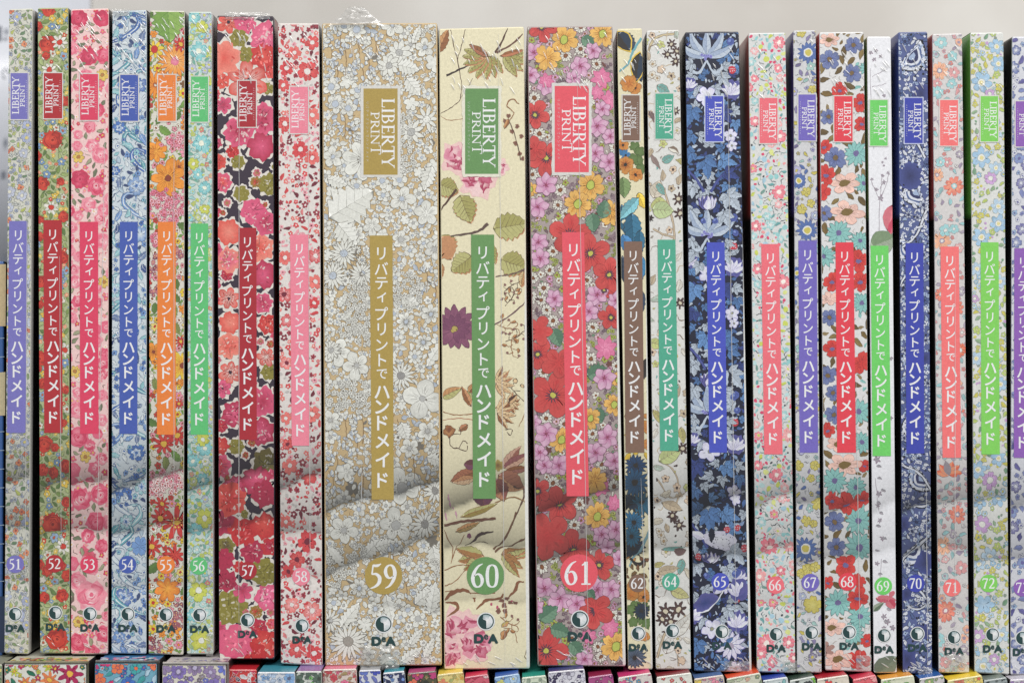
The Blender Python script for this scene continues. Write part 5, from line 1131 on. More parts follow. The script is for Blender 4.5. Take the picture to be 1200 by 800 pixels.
def publisher_mark(b, root, org):
    cx, cy, r = b['mark']; a = Art(b['num'] + 3); a.new()
    wh = C(226, 228, 228)
    a.disc(cx, cy, r * 1.06, wh, n=40); a.disc(cx, cy, r * .93, TEAL_INK, n=40)
    arc = [(math.cos(t) * .80, math.sin(t) * .80) for t in np.linspace(1.45, -2.0, 26)]
    edge = [(-.34, -.56), (-.38, -.36), (-.27, -.2), (-.06, -.15), (.03, -.02), (.05, .3), (.06, .80)]
    rim = np.array(arc + edge); kr = np.array([C(196, 206, 208)] * 8 + [C(222, 226, 228)] * 10 + [C(150, 172, 176)] * 8 + [C(150, 168, 172)] * 2 + [C(236, 236, 236)] * 5)
    a.fan((cx + r * .2, cy - r * .15), rim * r + (cx, cy), C(240, 240, 240), kr)
    s = r / 8.0
    ty = cy + 16.6 * s * (1 if r < 9 else .98)
    
    big = 8.2 * s
    for ch, dx, sz, bo, dy in (('D', -6.7, 11.0, .85, 0), ('A', 6.6, 11.0, .85, 0), ('e', .1, 9.4, .3, -1.7)):
        put_glyph(a, ch, cx + dx * s, ty + dy * s, sz * s, TEAL_INK, bo * s, 1.12 if ch != 'e' else .95)
    return flat_part('publisher_mark', a, root, org)

# ---- clear film: a weld seam, wrinkle ridges near the ends and gathered corners
def film_ridges(lines, width, height, y0):
    V = []; F = []
    for pts in lines:
        p = spline(pts, 4); m = len(p)
        t = np.gradient(p, axis=0); t /= np.maximum(np.linalg.norm(t, axis=1, keepdims=True), 1e-6); n = np.stack([-t[:, 1], t[:, 0]], 1)
        taper = np.sin(np.pi * np.linspace(.04, .96, m)) ** .6
        k = len(V)
        for i in range(m):
            for s in (-1, -.5, 0, .5, 1):
                q = p[i] + n[i] * s * width * taper[i] / 2
                V.append(((q[0] - 600) * S, y0 - 3.2e-4 - height * taper[i] * (1 - s * s), (400 - q[1]) * S))
        for i in range(m - 1):
            for j in range(4): F.append((k + i * 5 + j, k + i * 5 + j + 1, k + (i + 1) * 5 + j + 1, k + (i + 1) * 5 + j))
    return V, F
def film_crumple(cx, cy, w, h, seed, y0, amp=0.0022, peak=False, n=13):
    """a crinkled flap of film standing off the card"""
    g = np.random.default_rng(seed); V = []; F = []
    for i in range(n + 1):
        for j in range(n + 1):
            u, v = i / n, j / n
            x = cx + (u - .5) * w * (1 if not peak else (.25 + .75 * v)) + g.normal(0, w * .012); y = cy + (v - .5) * h + g.normal(0, h * .012)
            edge = min(u, v, 1 - u, 1 - v)
            d = amp * abs(g.normal(0, 1)) * (.4 + 2 * min(edge, .3))
            V.append(((x - 600) * S, y0 - 3.4e-4 - d, (400 - y) * S))
    for i in range(n):
        for j in range(n):
            a = i * (n + 1) + j; b = a + n + 1
            if (i + j) % 2: F += [(a, b, b + 1), (a, b + 1, a + 1)]
            else: F += [(a, b, a + 1), (b, b + 1, a + 1)]
    return V, F
def shrink_film(b, root, org):
    q = b['q']; f = quad_map(q); r = random.Random(b['num'] * 7 + 1)
    w = q[1][0] - q[0][0]
    L = []
    nl = b.get('wr', 9)
    for i in range(nl):
        u = r.uniform(.15, .95); v = r.uniform(.012, .10); s = r.uniform(5, 12)
        c = f(np.array(u), np.array(v)); th = r.uniform(.75, 1.15) + (0.2 if w > 60 else 0)
        d = np.array([math.cos(th), math.sin(th)]) * s / 2
        lim = f(np.array(1.0), np.array(v))[0] - 1.0; lim0 = f(np.array(0.0), np.array(v))[0] + 1.0
        P = [c - d, c + np.array([.3, .2]), c + d]
        L.append([(min(max(p[0], lim0), lim), p[1]) for p in P])
    for i in range(b.get('wb', 3)):
        u = r.uniform(.2, .95); v = r.uniform(.976, .994); s = r.uniform(4, 11); th = r.uniform(.3, 1.0)
        c = f(np.array(u), np.array(v)); d = np.array([math.cos(th), math.sin(th)]) * s / 2
        lim = f(np.array(1.0), np.array(v))[0] - 1.0; lim0 = f(np.array(0.0), np.array(v))[0] + 1.0
        L.append([(min(max(p[0], lim0), lim), p[1]) for p in (c - d, c, c + d)])
    if L:
        for pts in L:
            V2, F2 = film_ridges([pts], r.uniform(1.2, 1.9), 0.00013, 0.0)
            mesh_object('film_wrinkle', V2, F2, MAT_WRINKLE, root, None, None, org, True)
    if b.get('seam'):
        for (x0, y0, x1, y1) in b['seam']:
            n = int(abs(y1 - y0) / 14)
            pts = [(x0 + (x1 - x0) * t + r.uniform(-.18, .18), y0 + (y1 - y0) * t) for t in np.linspace(0, 1, max(n, 3))]
            V2, F2 = film_ridges([pts], 1.0, 0.00010, 0.0)
            mesh_object('film_seam', V2, F2, MAT_WRINKLE, root, None, None, org, True)
    for (cx, cy, cw, chh, peak) in b.get('crumple', ()):
        V2, F2 = film_crumple(cx, cy, cw, chh, b['num'], 0.0, 0.0016 if cw > 40 and chh > 10 else 0.0006, peak)
        mesh_object('film_gather', V2, F2, MAT_FILM, root, None, None, org, True)

def top_flap(b, root, org, h, k):
    """rear edge of the lid bowing up above the spine"""
    q = b['q']; V = []; F = []; n = 14
    tl, tr = np.asarray(q[0], float), np.asarray(q[1], float)
    rows = ((0.0010, 0.0), (0.004, .55), (0.010, 1.0), (0.016, 1.0), (0.0165, 0.0))
    for (d, hh) in rows:
        for i in range(n + 1):
            u = .02 + .96 * i / n; p = tl + (tr - tl) * u
            e = (1 - abs(2 * u - 1) ** 4)
            V.append(((p[0] - 600) * S, d, (400 - p[1] + .2) * S + h * S * hh * e))
    for a in range(len(rows) - 1):
        for i in range(n): F.append((a * (n + 1) + i, a * (n + 1) + i + 1, (a + 1) * (n + 1) + i + 1, (a + 1) * (n + 1) + i))
    return mesh_object('top_flap', V, F, MAT_PRINT, root, np.tile(k, (len(V), 1)), None, org)

BLK = C(26, 24, 24)
GRP = 'slim floral boxes standing in the upper row'
def B(num, q, ink, logo, strip, badge, mark, ground, fn, label, **kw):
    d = dict(num=num, q=q, ink=C(*ink), logo=logo, strip=strip, badge=badge, mark=mark, ground=C(*ground), fn=fn, label=label, halo=C(214, 212, 206))
    d.update(kw); return d
UPPER = [
 B(51, [(10.5, 11), (38, 10), (33.5, 766), (5, 765)], (121, 116, 190), (12.5, 33.5, 86, 140), ((11, 32.5, 259), (8.5, 30, 507)), (18, 660.5, 10.3), (18, 719, 8), (212, 211, 198), print_lavender_ditsy, 'slim white box of tiny lavender and orange flowers, lilac title strip numbered 51', right=C(206, 204, 198), wr=3, seam=[(33.0, 20, 29.5, 760)]),
 B(52, [(44, 9.5), (80, 9), (82, 765), (47, 765)], (180, 38, 46), (51.5, 73, 86, 139), ((51, 72.5, 258), (52, 73.5, 507)), (64, 660, 10.3), (65, 717.5, 8), (176, 184, 138), print_red_meadow, 'slim box of red roses on green leaves, dark red title strip numbered 52', wr=6, seam=[(70, 300, 72, 640)]),
 B(53, [(83, 11), (127.5, 10), (126.5, 766), (83, 766)], (224, 60, 96), (94, 115, 87, 141), ((93.5, 115, 260), (94, 115.5, 508)), (104.5, 661, 10.3), (105.5, 718.5, 8), (240, 202, 198), print_pink_posy, 'slim pale pink box of pink posies, rose pink title strip numbered 53', wr=22, seam=[(124, 120, 114, 640)]),
 B(54, [(131.5, 13), (172, 12), (171.5, 766), (130.5, 765)], (68, 92, 176), (141, 162, 88, 142), ((140.5, 161.5, 260), (140, 161, 508)), (149.5, 661, 10.3), (150, 719, 8), (204, 214, 220), print_blue_scroll, 'slim box of swirling blue and teal scrolls, royal blue title strip numbered 54', wr=22, flap=(4.0, BLK), crumple=[(142, 15, 20, 8, False)]),
 B(55, [(175.5, 12.5), (216.5, 13), (215, 767), (174, 766)], (238, 130, 46), (185.5, 206, 88, 142), ((185, 206, 260), (184, 206, 509)), (194.5, 661.5, 10.5), (194.5, 719.5, 8), (218, 214, 200), print_orange_garden, 'slim box of orange, yellow and red garden flowers, orange title strip numbered 55', wr=18, seam=[(204, 120, 204, 640)]),
 B(56, [(221, 14), (248, 14), (250, 766), (219, 766)], (92, 194, 116), (224, 244, 90, 143), ((223.5, 244, 262), (223.5, 244, 509)), (233, 662.5, 10.3), (234, 720, 8), (206, 218, 208), print_mint_garland, 'narrow box of aqua and lime blossoms, bright green title strip numbered 56', right=C(200, 204, 206), wr=10, crumple=[(246, 755, 8, 26, False)]),
 B(57, [(254, 18.5), (320.5, 19), (322, 772), (256.5, 772)], (172, 32, 46), (279, 300, 95, 149), ((279.5, 300.5, 267), (280, 301, 515)), (290.5, 668, 10.5), (290, 726, 8), (54, 40, 56), print_plum_poppies, 'box of large coral and pink poppies on dark plum, crimson title strip numbered 57', left=C(176, 36, 46), flap=(4.5, BLK), wr=12, crumple=[(290, 19, 52, 8, False)], seam=[(280.5, 40, 280, 765)]),
 B(58, [(325.5, 27.5), (374, 27.5), (378, 780), (329, 777)], (240, 134, 154), (340, 361, 102, 156.5), ((340, 361.5, 275), (342, 362.5, 522)), (353, 675, 10.5), (354, 732.5, 8), (226, 218, 212), print_cherry_ditsy, 'white box of small cherry red and maroon flowers, light pink title strip numbered 58', wr=14, seam=[(361, 60, 364, 770)]),
 B(59, [(377, 27.8), (512.5, 27.2), (518, 779), (381, 780)], (176, 150, 72), (426, 466, 104, 205), ((433.5, 460, 276), (435.5, 461.5, 585)), (449.5, 674, 22), (449.5, 730.5, 10), (202, 176, 130), print_white_on_tan, 'widest box, white outlined flowers on tan, gold title strip numbered 59', wr=8, wb=12, seam=[(413, 50, 416, 90), (424, 540, 424, 640)], crumple=[(418, 20, 66, 22, True), (445, 770, 46, 28, False)]),
 B(60, [(514.3, 34), (614, 31.5), (621, 783), (520.5, 784)], (104, 150, 88), (545, 584, 104, 204), ((552, 579, 275), (554.5, 581, 584)), (569, 674, 22), (569.5, 727.5, 10), (230, 221, 186), print_cream_botanical, 'wide cream box of olive leaves and purple botanicals, green title strip numbered 60', margin=.028, flap=(2.6, C(40, 84, 50)), wr=34, wb=8, seam=[(584, 40, 592, 780)], halo=C(228, 224, 206)),
 B(61, [(617.5, 31.2), (718, 30.5), (733.5, 780), (630, 780)], (232, 84, 98), (650, 690, 101, 202), ((658.5, 684.5, 272), (664, 690, 581)), (678.5, 671, 22), (679.5, 725, 10), (170, 156, 152), print_poppy_bouquet, 'wide box crowded with red poppies and pink blooms, coral title strip numbered 61', left=C(190, 60, 60), margin=.024, wr=22, wb=10, seam=[(676, 60, 690, 780)]),
 B(62, [(723, 34), (752.5, 33.3), (765, 784), (736, 784)], (128, 98, 82), (729.5, 749.5, 112, 165), ((731, 752.5, 283), (733, 755, 530)), (747, 683, 10.3), (748, 741.5, 8), (226, 218, 182), print_exotic_teal, 'narrow cream box of dark teal and orange exotic flowers, brown title strip numbered 62', margin=.07, wr=8, seam=[(751, 560, 758, 770)]),
 B(64, [(757.5, 36), (796, 35.2), (810, 784), (768.5, 784)], (76, 170, 140), (768, 789, 110, 163), ((770.5, 791.5, 281), (773.5, 795, 528)), (786, 681, 10.3), (788, 738.5, 8), (220, 219, 214), print_white_botanical, 'white box of brown pansies and pale stems, sea green title strip numbered 64', wr=6),
 B(65, [(802.5, 38), (866, 37.2), (881, 787), (813, 786)], (70, 82, 190), (826.5, 847.5, 113, 166), ((828, 849, 284), (831, 852, 530)), (844, 681, 10.3), (846, 739.5, 8), (22, 26, 52), print_navy_strawberry, 'navy box of pale blue leaves, birds and a strawberry, blue title strip numbered 65', flap=(4.0, BLK), margin=.03, wr=12, wb=14, crumple=[(864, 780, 30, 12, False)], seam=[(852, 60, 863, 770)], halo=C(196, 204, 224)),
 B(66, [(877, 39), (920.5, 38.3), (932.5, 788), (887, 787)], (240, 110, 122), (890, 911, 115, 168), ((892, 913, 286), (895.5, 917, 532)), (908.5, 685, 10.3), (909.5, 742.5, 8), (216, 217, 215), print_candy_ditsy, 'white box sprinkled with tiny pink, aqua and lime dabs, coral pink title strip numbered 66', band=C(170, 64, 60), wr=10, wb=9, crumple=[(925, 780, 18, 14, False)]),
 B(67, [(929.5, 36), (956, 35.6), (963, 788), (934, 788)], (116, 102, 190), (935.5, 956, 111, 165), ((935.5, 957, 282), (937, 958.5, 530)), (949.5, 682, 10.3), (951, 740.5, 8), (206, 206, 208), print_purple_meadow, 'narrow grey white box of blue and mustard flowers, violet title strip numbered 67', band=C(70, 66, 140), wr=3),
 B(68, [(960, 38), (1012.5, 37.5), (1021, 787), (967, 785)], (230, 60, 76), (977.5, 999, 113, 166), ((979, 1000, 284), (981, 1003, 530)), (993, 681, 10.5), (995, 740, 8), (220, 219, 218), print_poppy_white, 'white box of red poppies, blue blooms and aqua daisies, red title strip numbered 68', band=C(220, 70, 64), wr=14, wb=14, crumple=[(1012, 776, 18, 18, False)], seam=[(1003, 440, 1008, 780)]),
 B(69, [(1016, 43), (1044, 43), (1051, 788), (1024, 788)], (108, 210, 98), (1019.5, 1040, 117.5, 171), ((1020, 1041, 288), (1022.5, 1044, 534)), (1035, 686, 10.3), (1036, 744, 8), (234, 234, 238), print_pale_stems, 'narrow near-blank white box with pink petal and grey stems, lime title strip numbered 69', band=C(96, 150, 84), wr=14),
 B(70, [(1052.5, 38), (1087, 37.3), (1092.5, 790), (1058, 788)], (58, 68, 172), (1060, 1081, 115, 168), ((1061, 1082, 285), (1062, 1083, 531)), (1073, 683, 10.3), (1075, 742, 8), (84, 96, 146), print_navy_paisley, 'box of navy and white paisley, deep blue title strip numbered 70', band=C(64, 76, 160), wr=8, wb=8, crumple=[(1084, 786, 16, 10, False)], seam=[(1085, 560, 1087, 780)], halo=C(190, 196, 222)),
 B(71, [(1092.5, 40), (1127.5, 39), (1136, 788), (1100, 788)], (246, 116, 116), (1101.5, 1122.5, 117.5, 171), ((1102, 1123.5, 289), (1104.5, 1126, 536)), (1115.5, 688, 10.3), (1118, 746, 8), (212, 208, 206), print_coral_meadow, 'box of coral daisies and mauve leaves on pale grey, salmon title strip numbered 71', band=C(190, 80, 74), wr=8, wb=8, crumple=[(1120, 775, 22, 18, False)], seam=[(1119, 300, 1119, 780)]),
 B(72, [(1137, 38.5), (1176, 38), (1183, 790), (1142, 788)], (128, 210, 88), (1149, 1169.5, 113, 166), ((1149, 1170, 284), (1150, 1171.5, 532)), (1158.5, 683, 10.3), (1163, 743, 8), (218, 219, 214), print_sky_posies, 'white box of pale blue posies and lime leaves, yellow green title strip numbered 72', band=C(96, 180, 70), flap=(1.6, C(60, 90, 60)), wr=3),
 B(73, [(1186, 43), (1222, 43), (1222, 790), (1184, 790)], (142, 92, 180), (1190, 1211, 119, 172), ((1188.5, 1210, 291), (1188, 1209, 536)), (1198, 688, 10.3), (1198, 747, 8), (210, 211, 218), print_violet_blooms, 'white box of violet blue blooms, purple title strip numbered 73, last in the upper row', wr=2),
]

def build_upper(b):
    q = b['q']; num = b['num']
    xm = (q[2][0] + q[3][0]) / 2; ym = (q[2][1] + q[3][1]) / 2
    org = ((xm - 600) * S, 0.0, (400 - ym) * S)
    root = empty('boxed_magazine', org)
    tag(root, b['label'], 'box', GRP)
    mu = b.get('margin', 0.0)
    edge_k = C(226, 225, 220) if mu else None
    V, F, K = carton_body(q, 0.0, 0.215, b['ground'], b.get('right', C(30, 28, 30)), b.get('left', C(22, 20, 22)), BLK, b.get('band'), 1.7, C(40, 38, 38), 0.0, mu, edge_k)
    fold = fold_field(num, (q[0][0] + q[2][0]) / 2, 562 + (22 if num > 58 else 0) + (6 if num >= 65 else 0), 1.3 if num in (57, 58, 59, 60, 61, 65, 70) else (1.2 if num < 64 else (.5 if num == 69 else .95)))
    # the printed panel stops short of the white board edge towards the bottom of boxes that show one
    W, T, K2 = lay_print(q, 0.0, b['fn'], num * 13 + 5, b['ground'], fold, mu)
    n = len(V)
    mesh_object('carton', np.vstack([V, W]), F, MAT_PRINT, root, np.vstack([K, K2]), T + n, org)
    logo_patch(b, root, org); title_strip(b, root, org); number_badge(b, root, org); publisher_mark(b, root, org)
    if b.get('flap'): top_flap(b, root, org, *b['flap'])
    shrink_film(b, root, org)
for b in UPPER: build_upper(b)

# ------------------------------------------------------------------ the lower row, only its top edges in the photograph
LGRP = 'floral boxes in the lower row'
def Lw(xl, yl, xr, yr, lean, ground, top, fn, label, protrude=0.0075, lip=None):
    return dict(xl=xl, yl=yl, xr=xr, yr=yr, lean=lean, ground=C(*ground), top=C(*top), fn=fn, label=label, p=protrude, lip=lip)
c = C
LOWER = [
 Lw(-46, 778, 2.5, 778, 0, (170, 168, 150), (150, 150, 130), print_mixed([c(120, 150, 110), c(200, 190, 120)], [c(110, 140, 90)], [c(220, 200, 120)], c(90, 90, 70), 8), 'grey green floral box cut by the left edge of the photo, in the lower row', .015),
 Lw(5, 777, 101, 777, 0, (222, 220, 210), (210, 208, 190), print_mixed([c(226, 126, 70), c(196, 206, 70), c(190, 40, 90)], [c(30, 120, 90), c(196, 206, 70), c(20, 110, 80)], [c(236, 180, 60)], c(90, 60, 50), 10, 1.4, [(82, 789, 15, c(176, 24, 86)), (58, 796, 11, c(226, 126, 70)), (29, 800, 9, c(226, 126, 70)), (57, 780, 7, c(200, 208, 66)), (17, 786, 6, c(200, 208, 66)), (65, 783, 6, c(170, 24, 80))]), 'wide white box of crimson, lime and orange flowers with dark green leaves, lower row', .015, C(128, 124, 96)),
 Lw(111, 776, 184, 776, 0, (110, 170, 190), (60, 120, 170), print_mixed([c(60, 110, 190), c(216, 40, 110), c(236, 120, 70), c(60, 170, 170)], [c(60, 160, 160), c(50, 90, 170), c(180, 210, 226)], [c(236, 110, 60)], c(50, 60, 110), 9, 1.6), 'wide box of painterly teal, blue and magenta blooms, lower row', .015, C(90, 88, 84)),
 Lw(190, 778, 265, 778, 0, (216, 210, 196), (196, 190, 190), print_mixed([c(130, 110, 180), c(104, 116, 200), c(150, 130, 170)], [c(120, 110, 116), c(150, 140, 140)], [c(190, 180, 210)], c(100, 90, 110), 10, 1.0), 'wide cream box of lilac bells and grey leaves, lower row', .015, C(170, 164, 158)),
 Lw(266, 784, 301, 784, 0, (216, 60, 60), (190, 24, 40), print_mixed([c(214, 40, 44), c(226, 222, 226), c(220, 50, 90)], [c(40, 44, 84), c(226, 224, 226)], [c(40, 44, 90)], c(232, 226, 226), 9, 1.3), 'red box with white and navy shapes, lower row'),
 Lw(301.5, 787, 346, 787, 0, (214, 218, 224), (60, 150, 170), print_mixed([c(130, 170, 214), c(180, 200, 224)], [c(110, 150, 200), c(180, 196, 216)], [c(90, 100, 130)], c(110, 130, 160), 8, .5), 'white box of pale blue sprigs with a teal top, lower row', .012),
 Lw(346.5, 786, 377, 786, 0, (200, 204, 196), (140, 110, 170), print_mixed([c(130, 200, 110), c(90, 110, 96)], [c(70, 90, 76), c(120, 196, 100), c(190, 196, 186)], [c(60, 70, 60)], c(60, 70, 64), 9, 1.4), 'box of bright green and dark leaves with a purple top, lower row', .012),
 Lw(378, 784, 418, 783, 0, (216, 200, 190), (226, 120, 150), print_mixed([c(226, 110, 150), c(206, 70, 84), c(214, 160, 160)], [c(170, 150, 100), c(150, 130, 110)], [c(196, 60, 80)], c(150, 90, 80), 6, .9), 'cream box of pink bell flowers, under the white on tan box'),
 Lw(420.5, 785, 446, 784, 1, (212, 214, 220), (170, 172, 176), print_mixed([c(64, 76, 176), c(100, 120, 196)], [c(60, 70, 160), c(110, 120, 190)], [c(200, 200, 220)], c(60, 70, 130), 7, .7), 'narrow white box of royal blue bells, lower row'),
 Lw(448.5, 788, 474, 785.5, 3, (214, 216, 222), (40, 150, 170), print_mixed([c(40, 50, 96), c(110, 150, 206)], [c(40, 48, 90), c(60, 80, 130)], [c(120, 150, 210)], c(50, 56, 90), 7, 1.1), 'white box of navy blooms with a turquoise top, lower row'),
 Lw(477, 788.5, 511, 785.5, 4, (84, 80, 54), (190, 80, 130), print_mixed([c(190, 60, 120), c(226, 110, 80)], [c(120, 116, 70), c(50, 50, 40), c(150, 146, 96)], [c(226, 120, 90)], c(60, 56, 40), 7, 1.3), 'dark olive box of magenta blooms, lower row'),
 Lw(512, 790, 543, 786.5, 5, (226, 206, 130), (236, 206, 70), print_mixed([c(236, 170, 60), c(230, 130, 100), c(226, 206, 110)], [c(170, 180, 110), c(206, 200, 140)], [c(226, 110, 70)], c(180, 150, 80), 7, 1.2), 'yellow box of orange and pink blooms, lower row'),
 Lw(544, 793, 572, 789, 6, (206, 90, 110), (214, 40, 80), print_mixed([c(196, 50, 84), c(226, 150, 160), c(236, 200, 200)], [c(180, 44, 70), c(216, 120, 130)], [c(236, 210, 180)], c(140, 30, 56), 6, 1.2), 'crimson pink floral box, lower row'),
 Lw(579, 793, 608.5, 788.5, 6, (150, 186, 220), (50, 96, 180), print_mixed([c(110, 160, 216), c(206, 206, 110), c(180, 206, 226)], [c(90, 120, 190), c(140, 170, 130)], [c(226, 216, 130)], c(80, 100, 140), 6, 1.2), 'sky blue box with pale yellow blooms, lower row'),
 Lw(611, 793.5, 640, 790.5, 5, (206, 214, 192), (40, 160, 140), print_mixed([c(196, 206, 184), c(214, 220, 204)], [c(150, 166, 146), c(180, 190, 170)], [c(140, 150, 130)], c(120, 136, 120), 6, .9), 'pale sage box of fine grey lines with a green top, lower row'),
 Lw(642, 787, 685, 783, 5, (214, 212, 220), (50, 60, 120), print_mixed([c(222, 220, 226), c(206, 204, 216)], [c(56, 44, 84), c(44, 36, 66)], [c(130, 124, 140)], c(70, 60, 96), 8, 1.3), 'white box of large white petals on dark purple, lower row'),
 Lw(689, 793, 718, 789, 5, (170, 70, 130), (150, 24, 70), print_mixed([c(160, 50, 120), c(206, 130, 176), c(120, 40, 110)], [c(170, 160, 140), c(140, 60, 110)], [c(220, 190, 200)], c(96, 30, 80), 6, 1.3), 'purple magenta floral box, lower row'),
 Lw(724, 793.5, 763, 787.5, 5, (216, 206, 200), (214, 50, 120), print_mixed([c(214, 90, 140), c(90, 160, 190), c(230, 120, 110)], [c(90, 160, 190), c(190, 60, 120)], [c(236, 170, 80)], c(110, 60, 80), 8, 1.0), 'white box of pink and turquoise petals with a hot pink edge, lower row'),
 Lw(769, 793, 810, 787.5, 4, (222, 222, 212), (130, 30, 40), print_mixed([c(226, 70, 74), c(216, 60, 70)], [c(80, 160, 90), c(90, 150, 80)], [c(240, 200, 190)], c(120, 90, 80), 7, .6), 'white box of red and green spots with a maroon top, lower row'),
 Lw(813, 795, 848, 790, 4, (206, 190, 180), (80, 110, 160), print_mixed([c(84, 84, 150), c(226, 140, 160), c(226, 200, 90)], [c(160, 170, 80), c(90, 90, 150)], [c(236, 220, 120)], c(90, 80, 110), 7, 1.3), 'box of navy, pink and yellow posies with a steel blue top, lower row'),
 Lw(851, 795, 891, 787.5, 5, (206, 206, 186), (236, 84, 40), print_mixed([c(232, 130, 126), c(190, 200, 170), c(226, 170, 150)], [c(130, 150, 120), c(170, 180, 150)], [c(226, 206, 150)], c(110, 116, 96), 7, 1.1), 'sage box with coral blooms and a bright orange top, lower row'),
 Lw(893.5, 797, 923, 792.5, 5, (206, 214, 214), (40, 70, 170), print_mixed([c(50, 56, 90), c(150, 200, 200)], [c(60, 66, 96), c(140, 190, 190)], [c(226, 220, 190)], c(50, 60, 80), 6, .9), 'pale box of dark navy blooms with a blue edge, lower row'),
 Lw(925, 797, 955, 791.5, 5, (190, 196, 190), (40, 64, 50), print_mixed([c(130, 196, 70), c(60, 64, 66)], [c(70, 76, 76), c(120, 180, 70), c(180, 186, 186)], [c(60, 90, 40)], c(50, 56, 54), 7, 1.3), 'black and lime green floral box, lower row'),
 Lw(957, 795.5, 994, 790, 4, (222, 212, 196), (180, 20, 40), print_mixed([c(226, 70, 66), c(226, 130, 110)], [c(120, 150, 90), c(90, 130, 150)], [c(236, 210, 150)], c(120, 80, 70), 7, .9), 'cream box of scattered red blooms with a crimson top, lower row'),
 Lw(999, 796, 1026.5, 790, 4, (226, 100, 110), (206, 40, 70), print_mixed([c(226, 80, 84), c(236, 160, 160)], [c(206, 60, 76), c(236, 180, 176)], [c(240, 220, 190)], c(170, 50, 60), 7, 1.2), 'watermelon pink floral box, lower row'),
 Lw(1032, 796, 1071, 790.5, 4, (214, 216, 190), (236, 160, 50), print_mixed([c(130, 190, 90), c(206, 210, 120)], [c(90, 160, 80), c(150, 190, 110)], [c(226, 210, 110)], c(110, 140, 80), 7, .9), 'cream box of green sprays with an orange top, lower row'),
 Lw(1077, 795, 1106, 790.5, 4, (206, 200, 200), (40, 96, 170), print_mixed([c(206, 130, 160), c(140, 170, 110)], [c(90, 130, 80), c(180, 160, 180)], [c(226, 210, 160)], c(100, 100, 90), 6, 1.1), 'mauve grey box of pink and green sprigs with a blue top, lower row'),
 Lw(1110, 797, 1151, 790.5, 4, (222, 212, 140), (240, 206, 40), print_mixed([c(230, 206, 110), c(226, 130, 110), c(214, 214, 190)], [c(150, 160, 110), c(190, 190, 120)], [c(226, 100, 80)], c(110, 110, 70), 7, 1.0), 'lemon box of thin leaves with a yellow top, lower row'),
 Lw(1152.5, 797, 1180, 793, 4, (150, 160, 160), (110, 120, 110), print_mixed([c(196, 204, 204), c(90, 100, 104)], [c(60, 70, 72), c(150, 160, 156)], [c(60, 66, 66)], c(56, 62, 64), 4, 1.6), 'dark grey lace patterned box, lower row'),
 Lw(1183.5, 796, 1226, 793.5, 3, (212, 206, 216), (200, 196, 204), print_mixed([c(176, 136, 190), c(150, 120, 176)], [c(140, 120, 160), c(190, 170, 200)], [c(226, 216, 226)], c(130, 110, 140), 8, .8), 'white box of soft purple blooms cut by the right edge of the photo, lower row'),
]
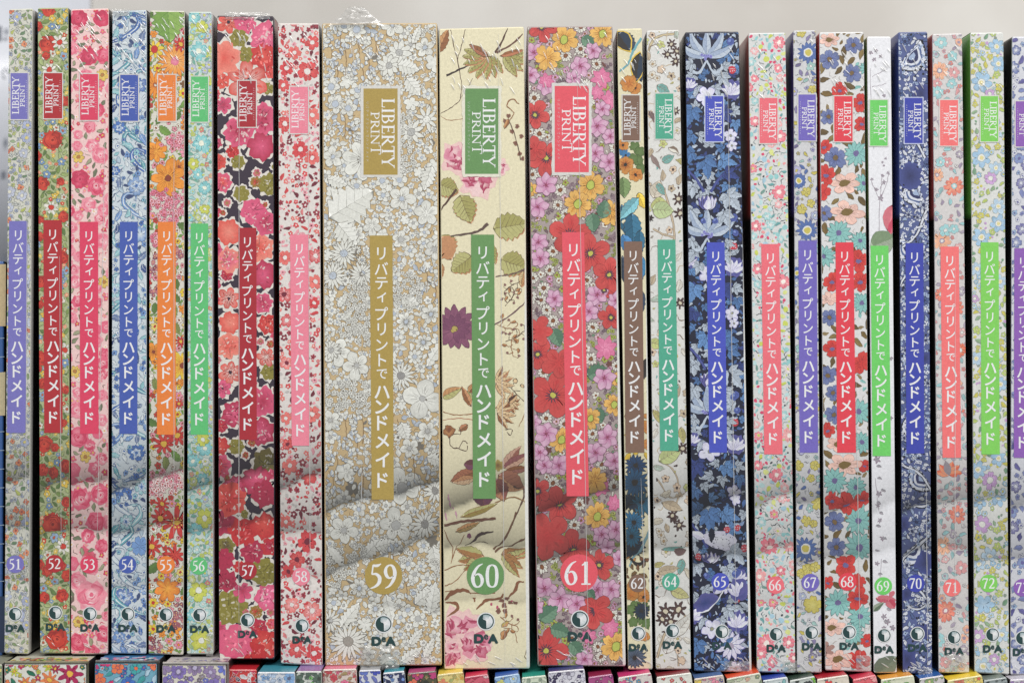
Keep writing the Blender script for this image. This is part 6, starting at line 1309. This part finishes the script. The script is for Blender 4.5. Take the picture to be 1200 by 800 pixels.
def build_lower(i, d):
    y0 = -d['p']
    H = 752.0
    k = (d['yr'] - d['yl']) / (d['xr'] - d['xl'])
    nrm = np.array([-k, 1.0]) / math.hypot(1, k)
    tl = np.array([d['xl'], d['yl']]); tr = np.array([d['xr'], d['yr']])
    # apparent pixels on the nearer spine plane
    q = [tuple(tl), tuple(tr), tuple(tr + nrm * H), tuple(tl + nrm * H)]
    f = (D + y0) / D
    xm = (q[2][0] + q[3][0]) / 2; ym = (q[2][1] + q[3][1]) / 2
    org = ((xm - 600) * S * f, y0, (400 - ym) * S * f)
    root = empty('boxed_magazine', org)
    tag(root, d['label'], 'box', LGRP)
    V, F, K = carton_body(q, y0, 0.215, d['ground'], C(60, 56, 56), C(40, 38, 40), BLK, None, 1.2, d['top'])
    W, T, K2 = lay_print(q, y0, d['fn'], 900 + i, d['ground'], None, 0.0, d['yl'] + 300)
    # a little of the print wraps on to the lid
    n = len(V)
    Vall = np.vstack([V, W]); Kall = np.vstack([K, K2]); Tall = T + n
    mesh_object('carton', Vall, F, MAT_PRINT, root, Kall, Tall, org)
    if d['lip'] is not None:            # folded lid: printed top sheet and bare board edges standing proud of the front
        a = Art(60 + i); w = d['xr'] - d['xl']
        pal = [C(60, 130, 100), C(196, 206, 80), C(190, 50, 90), C(226, 150, 110)] if i == 1 else ([C(60, 110, 180), C(60, 170, 180), C(220, 80, 120), C(200, 216, 226)] if i == 2 else [C(130, 116, 180), C(110, 100, 150), C(206, 200, 190), C(150, 146, 150)])
        for j in range(46):
            a.new(); a.blob(a.r.uniform(3, w - 3), a.r.uniform(2, 26), a.r.uniform(2, 5), a.r.choice(pal), a.r.choice(pal), .25, 5, n=12)
        P, TT, KK = a.arrays()
        zt = (400 - d['yl']) * S * f
        Wt = np.stack([(d['xl'] + np.clip(P[:, 0], 1, w - 1) - 600) * S * f, y0 + 0.0006 + np.clip(P[:, 1], 0, 36) * S, zt + 0.0004 + P[:, 2]], 1)
        mesh_object('lid_print', Wt, [], MAT_PRINT, root, KK, TT, org)
        V = []; F = []
        def bar(x0, x1, ya, yb, ty):
            k0 = len(V); r0 = random.Random(i * 9 + len(V))
            n = 9
            for t in np.linspace(0, 1, n):
                for (dx, dy, dz) in ((-1, 0, 0), (1, 0, 0), (1, ty, 0), (-1, ty, 0)):
                    jx = r0.uniform(-.25, .25)
                    cx = x0 + (x1 - x0) * t + (dx * .9 + jx if abs(yb - ya) > abs(x1 - x0) else 0); cy = ya + (yb - ya) * t + (dx * 1.15 + jx if abs(yb - ya) <= abs(x1 - x0) else 0)
                    V.append(((cx - 600) * S * f, y0 - 0.0004 + dy, (400 - cy) * S * f))
            for s in range(n - 1):
                for e in range(4): F.append((k0 + s * 4 + e, k0 + s * 4 + (e + 1) % 4, k0 + (s + 1) * 4 + (e + 1) % 4, k0 + (s + 1) * 4 + e))
            F.append((k0, k0 + 1, k0 + 2, k0 + 3)); e = k0 + (n - 1) * 4; F.append((e + 3, e + 2, e + 1, e))
        bar(d['xl'] + 1, d['xr'] + 3, d['yl'] - 1.6, d['yr'] - 1.6, 0.0011)
        bar(d['xr'] + 2.2, d['xr'] + 2.2, d['yr'] + .2, d['yr'] + 500, 0.0011)
        mesh_object('board_edge', V, F, MAT_PRINT, root, np.tile(d['lip'], (len(V), 1)), None, org)
    else:
        # film stretched over the front top edge
        V, F = film_ridges([[(d['xl'] + 1.5, d['yl'] + .8), ((d['xl'] + d['xr']) / 2, (d['yl'] + d['yr']) / 2 + .5), (d['xr'] - 1.5, d['yr'] + .8)]], 1.3, 0.0004, 0.0)
        V = [((x) * f, y + y0, z * f) for (x, y, z) in V]
        mesh_object('shrink_film', V, F, MAT_FILM, root, None, None, org, True)
for i, d in enumerate(LOWER): build_lower(i, d)

# ------------------------------------------------------------------ the book end cut off by the left edge of the photograph
def build_left_book():
    q = [(-58, 306), (4.6, 306), (2.6, 768), (-60, 768)]
    xm = -29; org = ((xm - 600) * S, 0.0, (400 - 768) * S)
    root = empty('boxed_magazine', org)
    tag(root, 'tan and blue box cut by the left edge of the upper row', 'box', GRP)
    V, F, K = carton_body(q, 0.004, 0.2, C(52, 96, 160), C(24, 24, 30), C(24, 24, 30), BLK, None, 2.4, C(110, 96, 80))
    a = Art(3); a.new()
    a.quad([(-56, 309), (3.6, 309), (3.2, 382), (-56.6, 382)], C(206, 184, 140)); a.quad([(-56, 440), (2.9, 436), (2.7, 487), (-57, 490)], C(206, 190, 150))
    a.new(); a.quad([(-56, 700), (2.2, 700), (2.1, 766), (-58, 766)], C(30, 50, 84))
    for y in range(395, 690, 22):
        if 430 < y < 495: continue
        a.new(); a.stroke([(-50, y), (-20, y + 2), (1.5, y + 1)], 1.0, C(150, 170, 190))
    P, T, KK = a.arrays(); W = np.stack([(P[:, 0] - 600) * S, 0.004 - P[:, 2] - 4e-5, (400 - P[:, 1]) * S], 1)
    mesh_object('carton', np.vstack([V, W]), F, MAT_PRINT, root, np.vstack([K, KK]), T + len(V), org)
build_left_book()
